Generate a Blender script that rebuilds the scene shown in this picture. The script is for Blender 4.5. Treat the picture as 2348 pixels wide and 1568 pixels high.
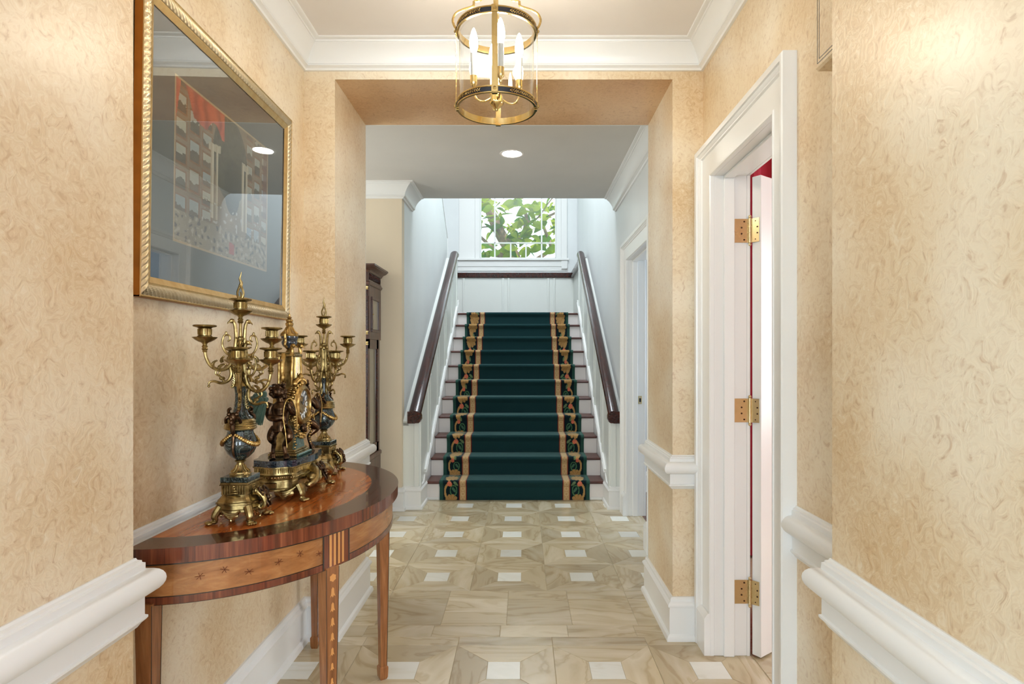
import bpy, bmesh, math, random
from math import pi, sin, cos, radians, sqrt, atan2
from mathutils import Vector, Matrix, noise as mnoise

for o in list(bpy.data.objects):
    bpy.data.objects.remove(o)
scene = bpy.context.scene
COL = scene.collection
random.seed(7)

# ------------------------------------------------------------------ camera
EYE = 1.38                      # X right, Y into the hall, Z up; photo 2348 x 1568
cam_d = bpy.data.cameras.new('camera')
cam = bpy.data.objects.new('camera', cam_d)
COL.objects.link(cam)
cam.location = (0, 0, EYE)
cam.rotation_euler = (pi / 2, 0, 0)
cam_d.sensor_width = 36.0
cam_d.lens = 1375.0 / 2348.0 * 36.0
cam_d.shift_x = -26.0 / 2348.0
cam_d.shift_y = 37.0 / 2348.0
cam_d.clip_start = 0.02
scene.camera = cam

# ------------------------------------------------------------------ view, world, lights
scene.view_settings.view_transform = 'Standard'
scene.view_settings.look = 'None'
scene.view_settings.gamma = 1.0
scene.view_settings.use_curve_mapping = False
scene.view_settings.exposure = 0.14

world = bpy.data.worlds.new('world')
scene.world = world
world.use_nodes = True
_bg = world.node_tree.nodes['Background']
_bg.inputs[0].default_value = (0.76, 0.90, 1.0, 1)
_bg.inputs[1].default_value = 2.6

def lamp(name, kind, loc, rot, power, color=(1, 1, 1), size=None, size_y=None, portal=False, spread=None):
    d = bpy.data.lights.new(name, kind)
    d.energy = power
    d.color = color
    if kind == 'AREA':
        d.shape = 'RECTANGLE' if size_y else 'SQUARE'
        d.size = size
        if size_y:
            d.size_y = size_y
        if spread:
            d.spread = spread
        if portal:
            d.cycles.is_portal = True
    elif kind == 'SUN':
        d.angle = size or 0.01
    elif kind in ('POINT', 'SPOT'):
        d.shadow_soft_size = size or 0.05
    o = bpy.data.objects.new(name, d)
    COL.objects.link(o)
    o.location = loc
    o.rotation_euler = rot
    return o

DAY = (0.93, 0.97, 1.0)
# sun on the trees outside the stair window (it travels away from the glass, so none falls inside)
_sun = lamp('sun', 'SUN', (0, 0, 20), (0, 0, 0), 5.0, (1.0, 0.95, 0.82), 0.01)
_sun.rotation_euler = Vector((-.6, .25, -.75)).to_track_quat('-Z', 'Y').to_euler()
# area lamps added at unseen foyer windows to fill daylight from behind the camera
for _x in (-1.25, 1.25):
    lamp('foyer_window_fill', 'AREA', (_x, -3.42, 1.55), (radians(90), 0, 0), 104, (0.78, 0.89, 1.0), 1.3, 2.3)
# the stair window: guides sky light through the real opening
lamp('stair_window_portal', 'AREA', (-0.0885, 10.33, 3.95), (radians(-90), 0, 0), 1, DAY, 1.3, 1.75, portal=True)
# area lamp added under the stairwell ceiling to brighten the stair
lamp('stairwell_fill', 'AREA', (-0.3, 6.9, 5.93), (0, 0, 0), 120, (0.86, 0.94, 1.0), 1.5, 1.5)
# window at the left end of the cross hall
lamp('cross_hall_window_daylight', 'AREA', (-2.93, 4.45, 1.5), (0, radians(-90), 0), 26, (1.0, 0.95, 0.86), 1.6, 1.1)
# daylight in the rooms beyond the two doors
lamp('red_room_window_daylight', 'AREA', (3.85, 2.4, 1.6), (0, radians(90), 0), 48, (1, 0.97, 0.95), 1.6, 1.6)
lamp('side_room_window_daylight', 'AREA', (3.35, 5.2, 1.6), (0, radians(90), 0), 30, (0.85, 0.93, 1.0), 1.4, 1.4)

scene.cycles.max_bounces = 5
scene.cycles.diffuse_bounces = 4
scene.cycles.glossy_bounces = 2
scene.cycles.transmission_bounces = 2
scene.cycles.transparent_max_bounces = 10
scene.cycles.caustics_reflective = False
scene.cycles.caustics_refractive = False

# ------------------------------------------------------------------ materials
def lin(c):
    c = c / 255.0
    return c / 12.92 if c <= 0.04045 else ((c + 0.055) / 1.055) ** 2.4

def rgb(r, g, b):
    return (lin(r), lin(g), lin(b), 1.0)

class NT:
    def __init__(s, name):
        s.m = bpy.data.materials.new(name)
        s.m.use_nodes = True
        s.t = s.m.node_tree
        s.t.nodes.clear()
        s.out = s.n('ShaderNodeOutputMaterial')
    def n(s, kind, **kw):
        nd = s.t.nodes.new(kind)
        for k, v in kw.items():
            setattr(nd, k, v)
        return nd
    def l(s, a, b):
        s.t.links.new(a, b)
    def coord(s, which='Object', scale=(1, 1, 1), rnd=False, rot=(0, 0, 0)):
        tc = s.n('ShaderNodeTexCoord')
        mp = s.n('ShaderNodeMapping')
        mp.inputs['Scale'].default_value = scale
        mp.inputs['Rotation'].default_value = rot
        s.l(tc.outputs[which], mp.inputs['Vector'])
        if rnd:
            oi = s.n('ShaderNodeObjectInfo')
            mu = s.n('ShaderNodeMath', operation='MULTIPLY')
            mu.inputs[1].default_value = 37.0
            s.l(oi.outputs['Random'], mu.inputs[0])
            cb = s.n('ShaderNodeCombineXYZ')
            for i in range(3):
                s.l(mu.outputs[0], cb.inputs[i])
            s.l(cb.outputs[0], mp.inputs['Location'])
        return mp.outputs[0]
    def noise(s, vec, scale, detail=4, dist=0.0, rough=0.5):
        nd = s.n('ShaderNodeTexNoise')
        nd.inputs['Scale'].default_value = scale
        nd.inputs['Detail'].default_value = detail
        nd.inputs['Distortion'].default_value = dist
        nd.inputs['Roughness'].default_value = rough
        s.l(vec, nd.inputs['Vector'])
        return nd.outputs[0]
    def wave(s, vec, scale, dist, detail=2, bands='X', dscale=1.0):
        nd = s.n('ShaderNodeTexWave', bands_direction=bands)
        nd.inputs['Scale'].default_value = scale
        nd.inputs['Distortion'].default_value = dist
        nd.inputs['Detail'].default_value = detail
        nd.inputs['Detail Scale'].default_value = dscale
        s.l(vec, nd.inputs['Vector'])
        return nd.outputs[1]
    def ramp(s, fac, stops):
        nd = s.n('ShaderNodeValToRGB')
        e = nd.color_ramp.elements
        while len(e) > 1:
            e.remove(e[-1])
        e[0].position, e[0].color = stops[0]
        for p, c in stops[1:]:
            x = e.new(p)
            x.color = c
        s.l(fac, nd.inputs[0])
        return nd.outputs[0]
    def mix(s, fac, a, b, mode='MIX'):
        nd = s.n('ShaderNodeMix', data_type='RGBA', blend_type=mode)
        for sock, v in ((nd.inputs[0], fac), (nd.inputs[6], a), (nd.inputs[7], b)):
            if hasattr(v, 'is_output'):
                s.l(v, sock)
            else:
                sock.default_value = v
        return nd.outputs[2]
    def bump(s, h, strength, dist=0.01):
        nd = s.n('ShaderNodeBump')
        nd.inputs['Strength'].default_value = strength
        nd.inputs['Distance'].default_value = dist
        s.l(h, nd.inputs['Height'])
        return nd.outputs[0]
    def bsdf(s, col=None, rough=0.5, metal=0.0, spec=0.5, coat=0.0, coat_rough=0.1, normal=None, sheen=0.0, **kw):
        b = s.n('ShaderNodeBsdfPrincipled')
        for nm, v in (('Base Color', col), ('Roughness', rough), ('Metallic', metal), ('Specular IOR Level', spec),
                      ('Coat Weight', coat), ('Coat Roughness', coat_rough), ('Sheen Weight', sheen)):
            if v is None:
                continue
            if hasattr(v, 'is_output'):
                s.l(v, b.inputs[nm])
            else:
                b.inputs[nm].default_value = v
        if normal is not None:
            s.l(normal, b.inputs['Normal'])
        for k, v in kw.items():
            b.inputs[k].default_value = v
        s.l(b.outputs[0], s.out.inputs[0])
        return b

BLACKF = (0, 0, 0, 1)
WHITEF = (1, 1, 1, 1)
M = {}

def plain(name, c, rough=0.5, metal=0.0, spec=0.5, coat=0.0, vary=0.0, nscale=30, bump=0.0, sheen=0.0, coat_rough=0.1):
    t = NT(name)
    col = c
    nrm = None
    if vary or bump:
        v = t.coord()
        nz = t.noise(v, nscale, 4)
        if vary:
            dark = tuple(x * (1 - vary) for x in c[:3]) + (1,)
            light = tuple(min(1, x * (1 + vary * 0.6)) for x in c[:3]) + (1,)
            col = t.ramp(nz, [(0.3, dark), (0.7, light)])
        if bump:
            nrm = t.bump(nz, bump, 0.004)
    t.bsdf(col, rough, metal, spec, coat, coat_rough, nrm, sheen)
    M[name] = t.m
    return t.m

def plaster(name, light, mid, dark, streak, rough=0.42):
    """burnished faux plaster: soft clouds, curled trowel strokes"""
    t = NT(name)
    v = t.coord()
    cloud = t.noise(v, 2.6, 1, 0.0)
    base = t.ramp(cloud, [(0.30, dark), (0.5, mid), (0.70, light)])
    s1 = t.noise(v, 30.0, 2, 1.9, 0.62)
    f0 = t.ramp(s1, [(0.30, (0.55, 0.55, 0.55, 1)), (0.42, (0.0, 0.0, 0.0, 1)), (0.47, (0.30, 0.30, 0.30, 1)), (0.52, (0.0, 0.0, 0.0, 1))])
    f1 = t.ramp(s1, [(0.50, (0.0, 0.0, 0.0, 1)), (0.56, (0.10, 0.10, 0.10, 1)), (0.60, (0.05, 0.05, 0.05, 1)), (0.66, (0.24, 0.24, 0.24, 1)), (0.76, (0.46, 0.46, 0.46, 1))])
    c0 = t.mix(f0, base, light)
    c1 = t.mix(f1, c0, streak)
    nrm = t.bump(s1, 0.18, 0.010)
    t.bsdf(c1, rough, 0, 0.5, 0.38, 0.30, nrm)
    M[name] = t.m

def wood(name, c1, c2, c3, scale=(3, 40, 40), rough=0.3, coat=0.6, dist=1.2, rnd=False, fleck=0.45, coat_rough=0.06):
    t = NT(name)
    v = t.coord('Object', scale, rnd)
    a = t.noise(v, 1.0, 5, dist, 0.6)
    b = t.noise(v, 3.7, 3, 0.6, 0.5)
    col = t.ramp(a, [(0.28, c1), (0.5, c2), (0.72, c3)])
    fr = t.ramp(b, [(0.4, BLACKF), (0.75, WHITEF)])
    fm = t.n('ShaderNodeMath', operation='MULTIPLY'); t.l(fr, fm.inputs[0]); fm.inputs[1].default_value = fleck
    col = t.mix(fm.outputs[0], col, c1)
    nrm = t.bump(b, 0.05, 0.002)
    t.bsdf(col, rough, 0, 0.5, coat, coat_rough, nrm)
    M[name] = t.m

def stone_tile(name, c1, c2, c3, vein, rough=0.2):
    t = NT(name)
    v = t.coord('Object', (1, 1, 1), True)
    band = t.n('ShaderNodeMapping'); band.inputs['Scale'].default_value = (0.9, 2.6, 1.0); band.inputs['Rotation'].default_value = (0, 0, 0.5)
    t.l(v, band.inputs['Vector'])
    st = t.noise(band.outputs[0], 1.5, 4, 1.2, 0.5)
    col = t.ramp(st, [(0.28, c1), (0.40, c2), (0.45, c2), (0.475, tuple(x * .5 + y * .5 for x, y in zip(vein, c2))), (0.51, c2), (0.62, c3), (0.66, c2), (0.80, c3)])
    oi = t.n('ShaderNodeObjectInfo')
    shade = t.ramp(oi.outputs['Random'], [(0.0, (0.80, 0.78, 0.75, 1)), (1.0, (1.06, 1.06, 1.05, 1))])
    col = t.mix(1.0, col, shade, 'MULTIPLY')
    t.bsdf(col, rough, 0, 0.5, 0, 0.1)
    M[name] = t.m

def dark_marble(name, base, mid, vein):
    t = NT(name)
    v = t.coord('Object', (1, 1, 1), True)
    sw = t.noise(v, 26, 5, 1.6, 0.6)
    col = t.ramp(sw, [(0.25, base), (0.6, mid)])
    vn = t.noise(v, 17, 4, 3.2, 0.55)
    vr = t.ramp(vn, [(0.475, BLACKF), (0.50, WHITEF), (0.525, BLACKF)])
    fm = t.n('ShaderNodeMath', operation='MULTIPLY'); t.l(vr, fm.inputs[0]); fm.inputs[1].default_value = 0.5
    col = t.mix(fm.outputs[0], col, vein)
    t.bsdf(col, 0.09, 0, 0.5, 0.4, 0.03)
    M[name] = t.m

def metal(name, c, c2, rough=0.26, nscale=40):
    t = NT(name)
    v = t.coord()
    nz = t.noise(v, nscale, 3, 0.3)
    col = t.ramp(nz, [(0.32, c2), (0.62, c)])
    rr = t.ramp(nz, [(0.3, (rough + 0.14,) * 3 + (1,)), (0.7, (rough,) * 3 + (1,))])
    nrm = t.bump(nz, 0.08, 0.002)
    t.bsdf(col, rr, 1.0, 0.5, 0, 0.1, nrm)
    M[name] = t.m

def thin_glass(name, tint=(1, 1, 1, 1), ior=1.5, rough=0.0, boost=0.0):
    t = NT(name)
    tr = t.n('ShaderNodeBsdfTransparent'); tr.inputs[0].default_value = tint
    gl = t.n('ShaderNodeBsdfGlossy'); gl.inputs['Roughness'].default_value = rough
    gl.inputs['Color'].default_value = (1, 1, 1, 1)
    fr = t.n('ShaderNodeFresnel')
    geo = t.n('ShaderNodeNewGeometry')
    inv = t.n('ShaderNodeMath', operation='MULTIPLY_ADD')
    t.l(geo.outputs['Backfacing'], inv.inputs[0]); inv.inputs[1].default_value = 1.0 / ior - ior; inv.inputs[2].default_value = ior
    t.l(inv.outputs[0], fr.inputs[0])
    fac = fr.outputs[0]
    if boost:
        ad = t.n('ShaderNodeMath', operation='MULTIPLY_ADD', use_clamp=True)
        t.l(fac, ad.inputs[0]); ad.inputs[1].default_value = 1.0 + boost; ad.inputs[2].default_value = 0.0
        fac = ad.outputs[0]
    mx = t.n('ShaderNodeMixShader')
    t.l(fac, mx.inputs[0]); t.l(tr.outputs[0], mx.inputs[1]); t.l(gl.outputs[0], mx.inputs[2])
    t.l(mx.outputs[0], t.out.inputs[0])
    M[name] = t.m

def emit(name, c, strength):
    t = NT(name)
    e = t.n('ShaderNodeEmission')
    e.inputs[0].default_value = c
    e.inputs[1].default_value = strength
    t.l(e.outputs[0], t.out.inputs[0])
    M[name] = t.m

def painted(name, attr, rough=0.6, sheen=0.0, spec=0.3, bump=None, coat=0.0):
    """flat print / woven pattern stored per point"""
    t = NT(name)
    a = t.n('ShaderNodeAttribute', attribute_name=attr)
    nrm = None
    if bump:
        v = t.coord()
        nrm = t.bump(t.noise(v, bump, 2), 0.35, 0.004)
    bs = t.bsdf(a.outputs['Color'], rough, 0, spec, coat, 0.1, nrm, sheen)
    if sheen:
        bs.inputs['Sheen Tint'].default_value = (0.45, 0.75, 0.70, 1)
        bs.inputs['Sheen Roughness'].default_value = 0.35
    M[name] = t.m

plaster('plaster', rgb(238, 225, 201), rgb(227, 206, 172), rgb(216, 188, 146), rgb(172, 124, 78))
plaster('plaster_soffit_shade', rgb(226, 192, 150), rgb(214, 174, 128), rgb(202, 158, 110), rgb(160, 106, 64))  # soffit copy: deeper finish, with shade and warm bounce painted into its colour
plain('trim_white', rgb(238, 238, 236), 0.28, spec=0.5)
plain('ceiling_white', rgb(236, 231, 227), 0.75, vary=0.03, nscale=3)
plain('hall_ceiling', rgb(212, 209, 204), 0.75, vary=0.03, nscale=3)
plain('hall_white', rgb(229, 232, 232), 0.45, vary=0.03, nscale=2)
plain('hall_cream', rgb(228, 213, 188), 0.55, vary=0.04, nscale=2)
plain('wainscot_white', rgb(228, 231, 226), 0.35)
plain('riser_white', rgb(232, 226, 222), 0.4)
plain('grout', rgb(186, 172, 142), 0.8, vary=0.1)
plain('red_wall', rgb(196, 48, 72), 0.7, vary=0.12, nscale=6)
plain('red_dark', rgb(180, 44, 66), 0.7)
plain('room_grey', rgb(172, 182, 192), 0.6)
stone_tile('tile_stone', rgb(188, 170, 137), rgb(204, 188, 156), rgb(219, 206, 180), rgb(164, 140, 102))
stone_tile('tile_white', rgb(236, 236, 226), rgb(241, 241, 234), rgb(246, 246, 240), rgb(228, 224, 208))
wood('floor_wood', rgb(70, 34, 18), rgb(104, 54, 28), rgb(132, 72, 40), (4, 40, 4), 0.3, 0.3)
wood('mahogany', rgb(28, 11, 6), rgb(58, 21, 10), rgb(90, 36, 18), (30, 3, 30), 0.17, 0.0)
wood('tread_wood', rgb(56, 24, 16), rgb(84, 38, 26), rgb(106, 54, 40), (4, 30, 30), 0.35, 0.0)
wood('case_wood', rgb(46, 26, 20), rgb(78, 48, 38), rgb(108, 70, 56), (30, 30, 3), 0.35, 0.3)
wood('table_field', rgb(150, 70, 24), rgb(182, 96, 40), rgb(206, 124, 62), (18, 3.0, 30), 0.20, 0.35, 1.6, fleck=0.12, coat_rough=0.03)
wood('table_band', rgb(44, 15, 8), rgb(72, 28, 15), rgb(98, 42, 23), (22, 22, 8), 0.20, 0.35, 1.5, fleck=0.25, coat_rough=0.03)
wood('table_edge', rgb(66, 28, 16), rgb(108, 52, 30), rgb(138, 76, 46), (60, 60, 2), 0.24, 0.3, 0.6)
wood('apron_wood', rgb(128, 78, 40), rgb(158, 102, 56), rgb(180, 126, 76), (8, 5, 26), 0.26, 0.3, 1.4)
wood('leg_wood', rgb(112, 66, 34), rgb(146, 92, 52), rgb(168, 114, 68), (34, 34, 3), 0.26, 0.3)
plain('ebony', rgb(30, 14, 9), 0.25, coat=0.6)
plain('boxwood', rgb(206, 142, 78), 0.3, coat=0.6)
dark_marble('green_marble', rgb(8, 13, 13), rgb(32, 44, 43), rgb(128, 140, 134))
dark_marble('blue_marble', rgb(12, 15, 18), rgb(42, 50, 58), rgb(130, 138, 142))
plain('green_onyx', rgb(84, 110, 98), 0.15, coat=0.5, vary=0.3, nscale=25)
metal('brass', rgb(178, 156, 106), rgb(104, 84, 46), 0.27)
metal('gilt', rgb(192, 160, 100), rgb(128, 96, 48), 0.3, 60)
metal('bronze', rgb(96, 72, 52), rgb(36, 27, 21), 0.30, 60)
metal('polished_brass', rgb(226, 200, 142), rgb(214, 184, 122), 0.16, 10)
metal('hinge_brass', rgb(228, 210, 168), rgb(216, 194, 146), 0.24, 10)
metal('frame_gold', rgb(204, 176, 124), rgb(194, 164, 112), 0.34, 30)
metal('frame_champagne', rgb(212, 198, 168), rgb(202, 186, 154), 0.40, 30)
plain('frame_side', rgb(176, 112, 40), 0.4, metal=0.5, vary=0.15, nscale=20)
plain('mat_board', rgb(72, 76, 78), 0.9)
plain('navy_enamel', rgb(30, 34, 44), 0.3)
plain('candle_sleeve', rgb(206, 202, 194), 0.5)
plain('enamel_white', rgb(236, 234, 228), 0.2, coat=0.5)
plain('screw_dark', rgb(70, 44, 24), 0.5, metal=0.6)
plain('tassel_green', rgb(50, 78, 62), 0.8, vary=0.35, nscale=60, sheen=0.4)
plain('bark', rgb(128, 106, 84), 0.9, vary=0.4, nscale=12, bump=0.4)
plain('lawn', rgb(110, 140, 70), 0.95, vary=0.3, nscale=2)
thin_glass('window_glass', (0.97, 0.99, 0.98, 1))
thin_glass('lantern_glass', (0.975, 0.985, 0.98, 1), 1.45)
thin_glass('picture_glass', (0.97, 0.99, 0.99, 1), 1.52, 0.0, 0.9)
thin_glass('dial_glass', (0.98, 0.99, 1, 1), 1.5)
plain('case_glass', rgb(150, 140, 120), 0.06, spec=0.6)
emit('bulb_glow', (1.0, 0.88, 0.70, 1), 190)
emit('downlight_glow', (1.0, 0.95, 0.86, 1), 45)

def leaf_material(name, a, b):
    t = NT(name)
    oi = t.n('ShaderNodeObjectInfo')
    col = t.ramp(oi.outputs['Random'], [(0.0, a), (1.0, b)])
    df = t.n('ShaderNodeBsdfDiffuse'); tl = t.n('ShaderNodeBsdfTranslucent')
    t.l(col, df.inputs[0]); t.l(col, tl.inputs[0])
    mx = t.n('ShaderNodeMixShader'); mx.inputs[0].default_value = 0.5
    t.l(df.outputs[0], mx.inputs[1]); t.l(tl.outputs[0], mx.inputs[2])
    t.l(mx.outputs[0], t.out.inputs[0])
    M[name] = t.m

leaf_material('leaf_green', rgb(64, 108, 26), rgb(158, 170, 48))
leaf_material('leaf_far', rgb(84, 110, 50), rgb(150, 160, 84))

# ------------------------------------------------------------------ mesh helpers
class MB:
    """collects shapes; build() links them as one mesh object"""
    def __init__(s):
        s.v = []; s.f = []; s.sm = []; s.mi = []; s.mats = []
        s.cur = 0
    def mat(s, m):
        if m not in s.mats:
            s.mats.append(m)
        s.cur = s.mats.index(m)
        return s
    def add(s, vs, fs, smooth=False):
        o = len(s.v)
        s.v += [tuple(p) for p in vs]
        for f in fs:
            s.f.append(tuple(i + o for i in f)); s.sm.append(smooth); s.mi.append(s.cur)
        return s
    def box(s, x0, x1, y0, y1, z0, z1, b=0.0):
        if b <= 0:
            vs = [(x, y, z) for z in (z0, z1) for y in (y0, y1) for x in (x0, x1)]
            return s.add(vs, [(0, 2, 3, 1), (4, 5, 7, 6), (0, 1, 5, 4), (2, 6, 7, 3), (0, 4, 6, 2), (1, 3, 7, 5)])
        b = min(b, (x1 - x0) * .49, (y1 - y0) * .49, (z1 - z0) * .49)
        bm = bmesh.new()
        pts = []
        for x, sx in ((x0, 1), (x1, -1)):
            for y, sy in ((y0, 1), (y1, -1)):
                for z, sz in ((z0, 1), (z1, -1)):
                    pts += [(x + b * sx, y + b * sy, z), (x + b * sx, y, z + b * sz), (x, y + b * sy, z + b * sz)]
        for p in pts:
            bm.verts.new(p)
        bmesh.ops.convex_hull(bm, input=bm.verts)
        bm.verts.index_update()
        s.add([v.co[:] for v in bm.verts], [[v.index for v in f.verts] for f in bm.faces])
        bm.free()
        return s
    def prism(s, pts, a0, a1, axis='z', smooth=False):
        """closed 2-D outline extruded along an axis. axis z: (x,y); y: (x,z); x: (y,z)"""
        mk = {'z': lambda p, a: (p[0], p[1], a), 'y': lambda p, a: (p[0], a, p[1]), 'x': lambda p, a: (a, p[0], p[1])}[axis]
        n = len(pts)
        s.add([mk(p, a0) for p in pts] + [mk(p, a1) for p in pts],
              [tuple(range(n))[::-1], tuple(range(n, 2 * n))])
        s.add([mk(p, a0) for p in pts] + [mk(p, a1) for p in pts],
              [(i, (i + 1) % n, (i + 1) % n + n, i + n) for i in range(n)], smooth)
        return s
    def loft(s, rings, caps=True, smooth=True, closed=True):
        n = len(rings[0]); vs = []; fs = []
        for r in rings:
            vs += r
        for k in range(len(rings) - 1):
            for i in range(n if closed else n - 1):
                j = (i + 1) % n
                fs.append((k * n + i, k * n + j, (k + 1) * n + j, (k + 1) * n + i))
        s.add(vs, fs, smooth)
        if caps and closed:
            s.add(rings[0], [tuple(range(n))[::-1]]); s.add(rings[-1], [tuple(range(n))])
        return s
    def lathe(s, prof, n=24, c=(0, 0, 0), axis='z', caps=True):
        rings = []
        for r, h in prof:
            r = max(r, 1e-5)
            ring = []
            for i in range(n):
                a = 2 * pi * i / n
                x, y = r * cos(a), r * sin(a)
                p = {'z': (x, y, h), 'x': (h, x, y), 'y': (x, h, y)}[axis]
                ring.append((c[0] + p[0], c[1] + p[1], c[2] + p[2]))
            rings.append(ring)
        return s.loft(rings, caps)
    def tube(s, pts, rad, n=8, caps=True, closed=False, flat=1.0):
        P = [Vector(p) for p in pts]
        R = rad if isinstance(rad, (list, tuple)) else [rad] * len(P)
        m = len(P)
        T = []
        for i in range(m):
            if closed:
                t = P[(i + 1) % m] - P[i - 1]
            else:
                t = P[min(i + 1, m - 1)] - P[max(i - 1, 0)]
            T.append(t.normalized() if t.length > 1e-9 else Vector((0, 0, 1)))
        up = Vector((0, 0, 1)) if abs(T[0].z) < 0.9 else Vector((1, 0, 0))
        nrm = (up - T[0] * up.dot(T[0])).normalized()
        rings = []
        for i in range(m):
            nrm = (nrm - T[i] * nrm.dot(T[i]))
            nrm = nrm.normalized() if nrm.length > 1e-6 else T[i].orthogonal().normalized()
            bi = T[i].cross(nrm)
            rings.append([tuple(P[i] + (nrm * cos(2 * pi * k / n) + bi * sin(2 * pi * k / n) * flat) * R[i]) for k in range(n)])
        if closed:
            rings.append(rings[0])
            return s.loft(rings, False)
        return s.loft(rings, caps)
    def ell(s, c, r, nu=12, nv=8, rot=None):
        if not isinstance(r, (tuple, list)):
            r = (r, r, r)
        rm = rot if rot is not None else Matrix.Identity(3)
        vs = []; fs = []
        for j in range(1, nv):
            ph = pi * j / nv
            for i in range(nu):
                a = 2 * pi * i / nu
                vs.append(Vector((r[0] * sin(ph) * cos(a), r[1] * sin(ph) * sin(a), r[2] * cos(ph))))
        vs += [Vector((0, 0, r[2])), Vector((0, 0, -r[2]))]
        top, bot = len(vs) - 2, len(vs) - 1
        for j in range(nv - 2):
            for i in range(nu):
                k = (i + 1) % nu
                fs.append((j * nu + i, (j + 1) * nu + i, (j + 1) * nu + k, j * nu + k))
        for i in range(nu):
            k = (i + 1) % nu
            fs.append((top, i, k)); fs.append((bot, (nv - 2) * nu + k, (nv - 2) * nu + i))
        cc = Vector(c)
        return s.add([tuple(cc + rm @ v) for v in vs], fs, True)
    def sweep(s, path, prof, frame, closed=False, smooth=True, caps=True):
        """mitred moulding. path: 2-D points (u,v); prof: (o,h) with o to the LEFT of the path; frame(u,v,h)->xyz"""
        n = len(path)
        P = [Vector((p[0], p[1])) for p in path]
        mit = []
        for i in range(n):
            d0 = d1 = None
            if closed or i > 0:
                d0 = (P[i] - P[i - 1]).normalized()
            if closed or i < n - 1:
                d1 = (P[(i + 1) % n] - P[i]).normalized()
            d0 = d0 or d1; d1 = d1 or d0
            n0 = Vector((-d0.y, d0.x)); n1 = Vector((-d1.y, d1.x))
            k = n0 + n1
            mit.append(k / max(1e-6, k.dot(n0)))
        m = len(prof)
        rings = []
        for i in range(n):
            rings.append([frame(P[i].x + mit[i].x * o, P[i].y + mit[i].y * o, h) for o, h in prof])
        if closed:
            rings.append(rings[0])
        vs = []; fs = []
        for r in rings:
            vs += r
        for k in range(len(rings) - 1):
            for i in range(m):
                j = (i + 1) % m
                fs.append((k * m + i, k * m + j, (k + 1) * m + j, (k + 1) * m + i))
        s.add(vs, fs, smooth)
        if caps and not closed:
            s.add(rings[0], [tuple(range(m))[::-1]]); s.add(rings[-1], [tuple(range(m))])
        return s
    def mesh(s, name, mat=None, angle=35):
        me = bpy.data.meshes.new(name)
        me.from_pydata(s.v, [], s.f)
        me.update()
        bm = bmesh.new(); bm.from_mesh(me)
        for f, sm, mi in zip(bm.faces, s.sm, s.mi):
            f.smooth = sm; f.material_index = mi
        bmesh.ops.remove_doubles(bm, verts=bm.verts, dist=1e-6)
        bmesh.ops.recalc_face_normals(bm, faces=bm.faces)
        bm.to_mesh(me); bm.free()
        if any(s.sm):
            me.set_sharp_from_angle(angle=radians(angle))
        for x in (s.mats or [mat]):
            me.materials.append(M[x] if isinstance(x, str) else x)
        return me
    def build(s, name, mat=None, parent=None, loc=None, angle=35):
        return link(name, s.mesh(name, mat, angle), parent, loc)

def link(name, data, parent=None, loc=None, rot=None):
    o = bpy.data.objects.new(name, data)
    COL.objects.link(o)
    if parent is not None:
        o.parent = parent
    if loc is not None:
        o.location = loc
    if rot is not None:
        o.rotation_euler = rot
    return o

def tag(o, label=None, cat=None, group=None, kind=None):
    if label: o['label'] = label
    if cat: o['category'] = cat
    if group: o['group'] = group
    if kind: o['kind'] = kind
    return o

def thing(name, loc, label, cat, group=None, kind=None, rz=0.0):
    o = link(name, None, None, loc, (0, 0, rz))
    o.empty_display_size = 0.1
    return tag(o, label, cat, group, kind)

def struct(o, label, cat):
    return tag(o, label, cat, None, 'structure')

def spline(pts, sub=6):
    """Catmull-Rom through points (any dimension)"""
    n = len(pts); out = []
    for i in range(n - 1):
        p0, p1, p2, p3 = pts[max(i - 1, 0)], pts[i], pts[i + 1], pts[min(i + 2, n - 1)]
        for k in range(sub):
            t = k / sub
            out.append(tuple(0.5 * (2 * b + (c - a) * t + (2 * a - 5 * b + 4 * c - d) * t * t + (-a + 3 * b - 3 * c + d) * t ** 3)
                             for a, b, c, d in zip(p0, p1, p2, p3)))
    out.append(tuple(pts[-1]))
    return out

def remeshed(mb, name, mat, voxel, parent=None, loc=None, smooth_it=4):
    """fuse overlapping shapes into one continuous surface"""
    o = mb.build(name, mat, parent, loc)
    md = o.modifiers.new('fuse', 'REMESH'); md.mode = 'VOXEL'; md.voxel_size = voxel; md.use_smooth_shade = True
    if smooth_it:
        sm = o.modifiers.new('soften', 'SMOOTH'); sm.iterations = smooth_it; sm.factor = 0.5
    dg = bpy.context.evaluated_depsgraph_get()
    me = bpy.data.meshes.new_from_object(o.evaluated_get(dg))
    old = o.data
    o.modifiers.clear()
    o.data = me
    me.materials.clear(); me.materials.append(M[mat])
    bpy.data.meshes.remove(old)
    return o

HZ = lambda u, v, h: (u, v, h)            # horizontal mouldings
# ================================================================== the setting
XL, XR = -1.079, 0.884            # vestibule side walls
OL, OR = -0.927, 0.734            # both cased openings
NY0, NY1 = 0.85, 1.425            # near partition
FY0, FY1 = 2.95, 3.525            # far partition
OZ = 2.75                         # soffit of the openings
ZV, ZH = 2.91, 2.955              # vestibule / hall ceiling
HXR = 0.915                       # right wall of hall and stair
HXL = -1.10                       # left wall of the stair
HY1 = 5.43                        # cream wall
HY2 = 5.914                       # edge of the hall ceiling
BY = 10.2                         # back wall of the landing
DOOR_Z = 2.225

def walls(name, boxes, mat, label):
    b = MB()
    for x in boxes:
        b.box(*x)
    return struct(b.build(name, mat), label, 'wall')

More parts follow.
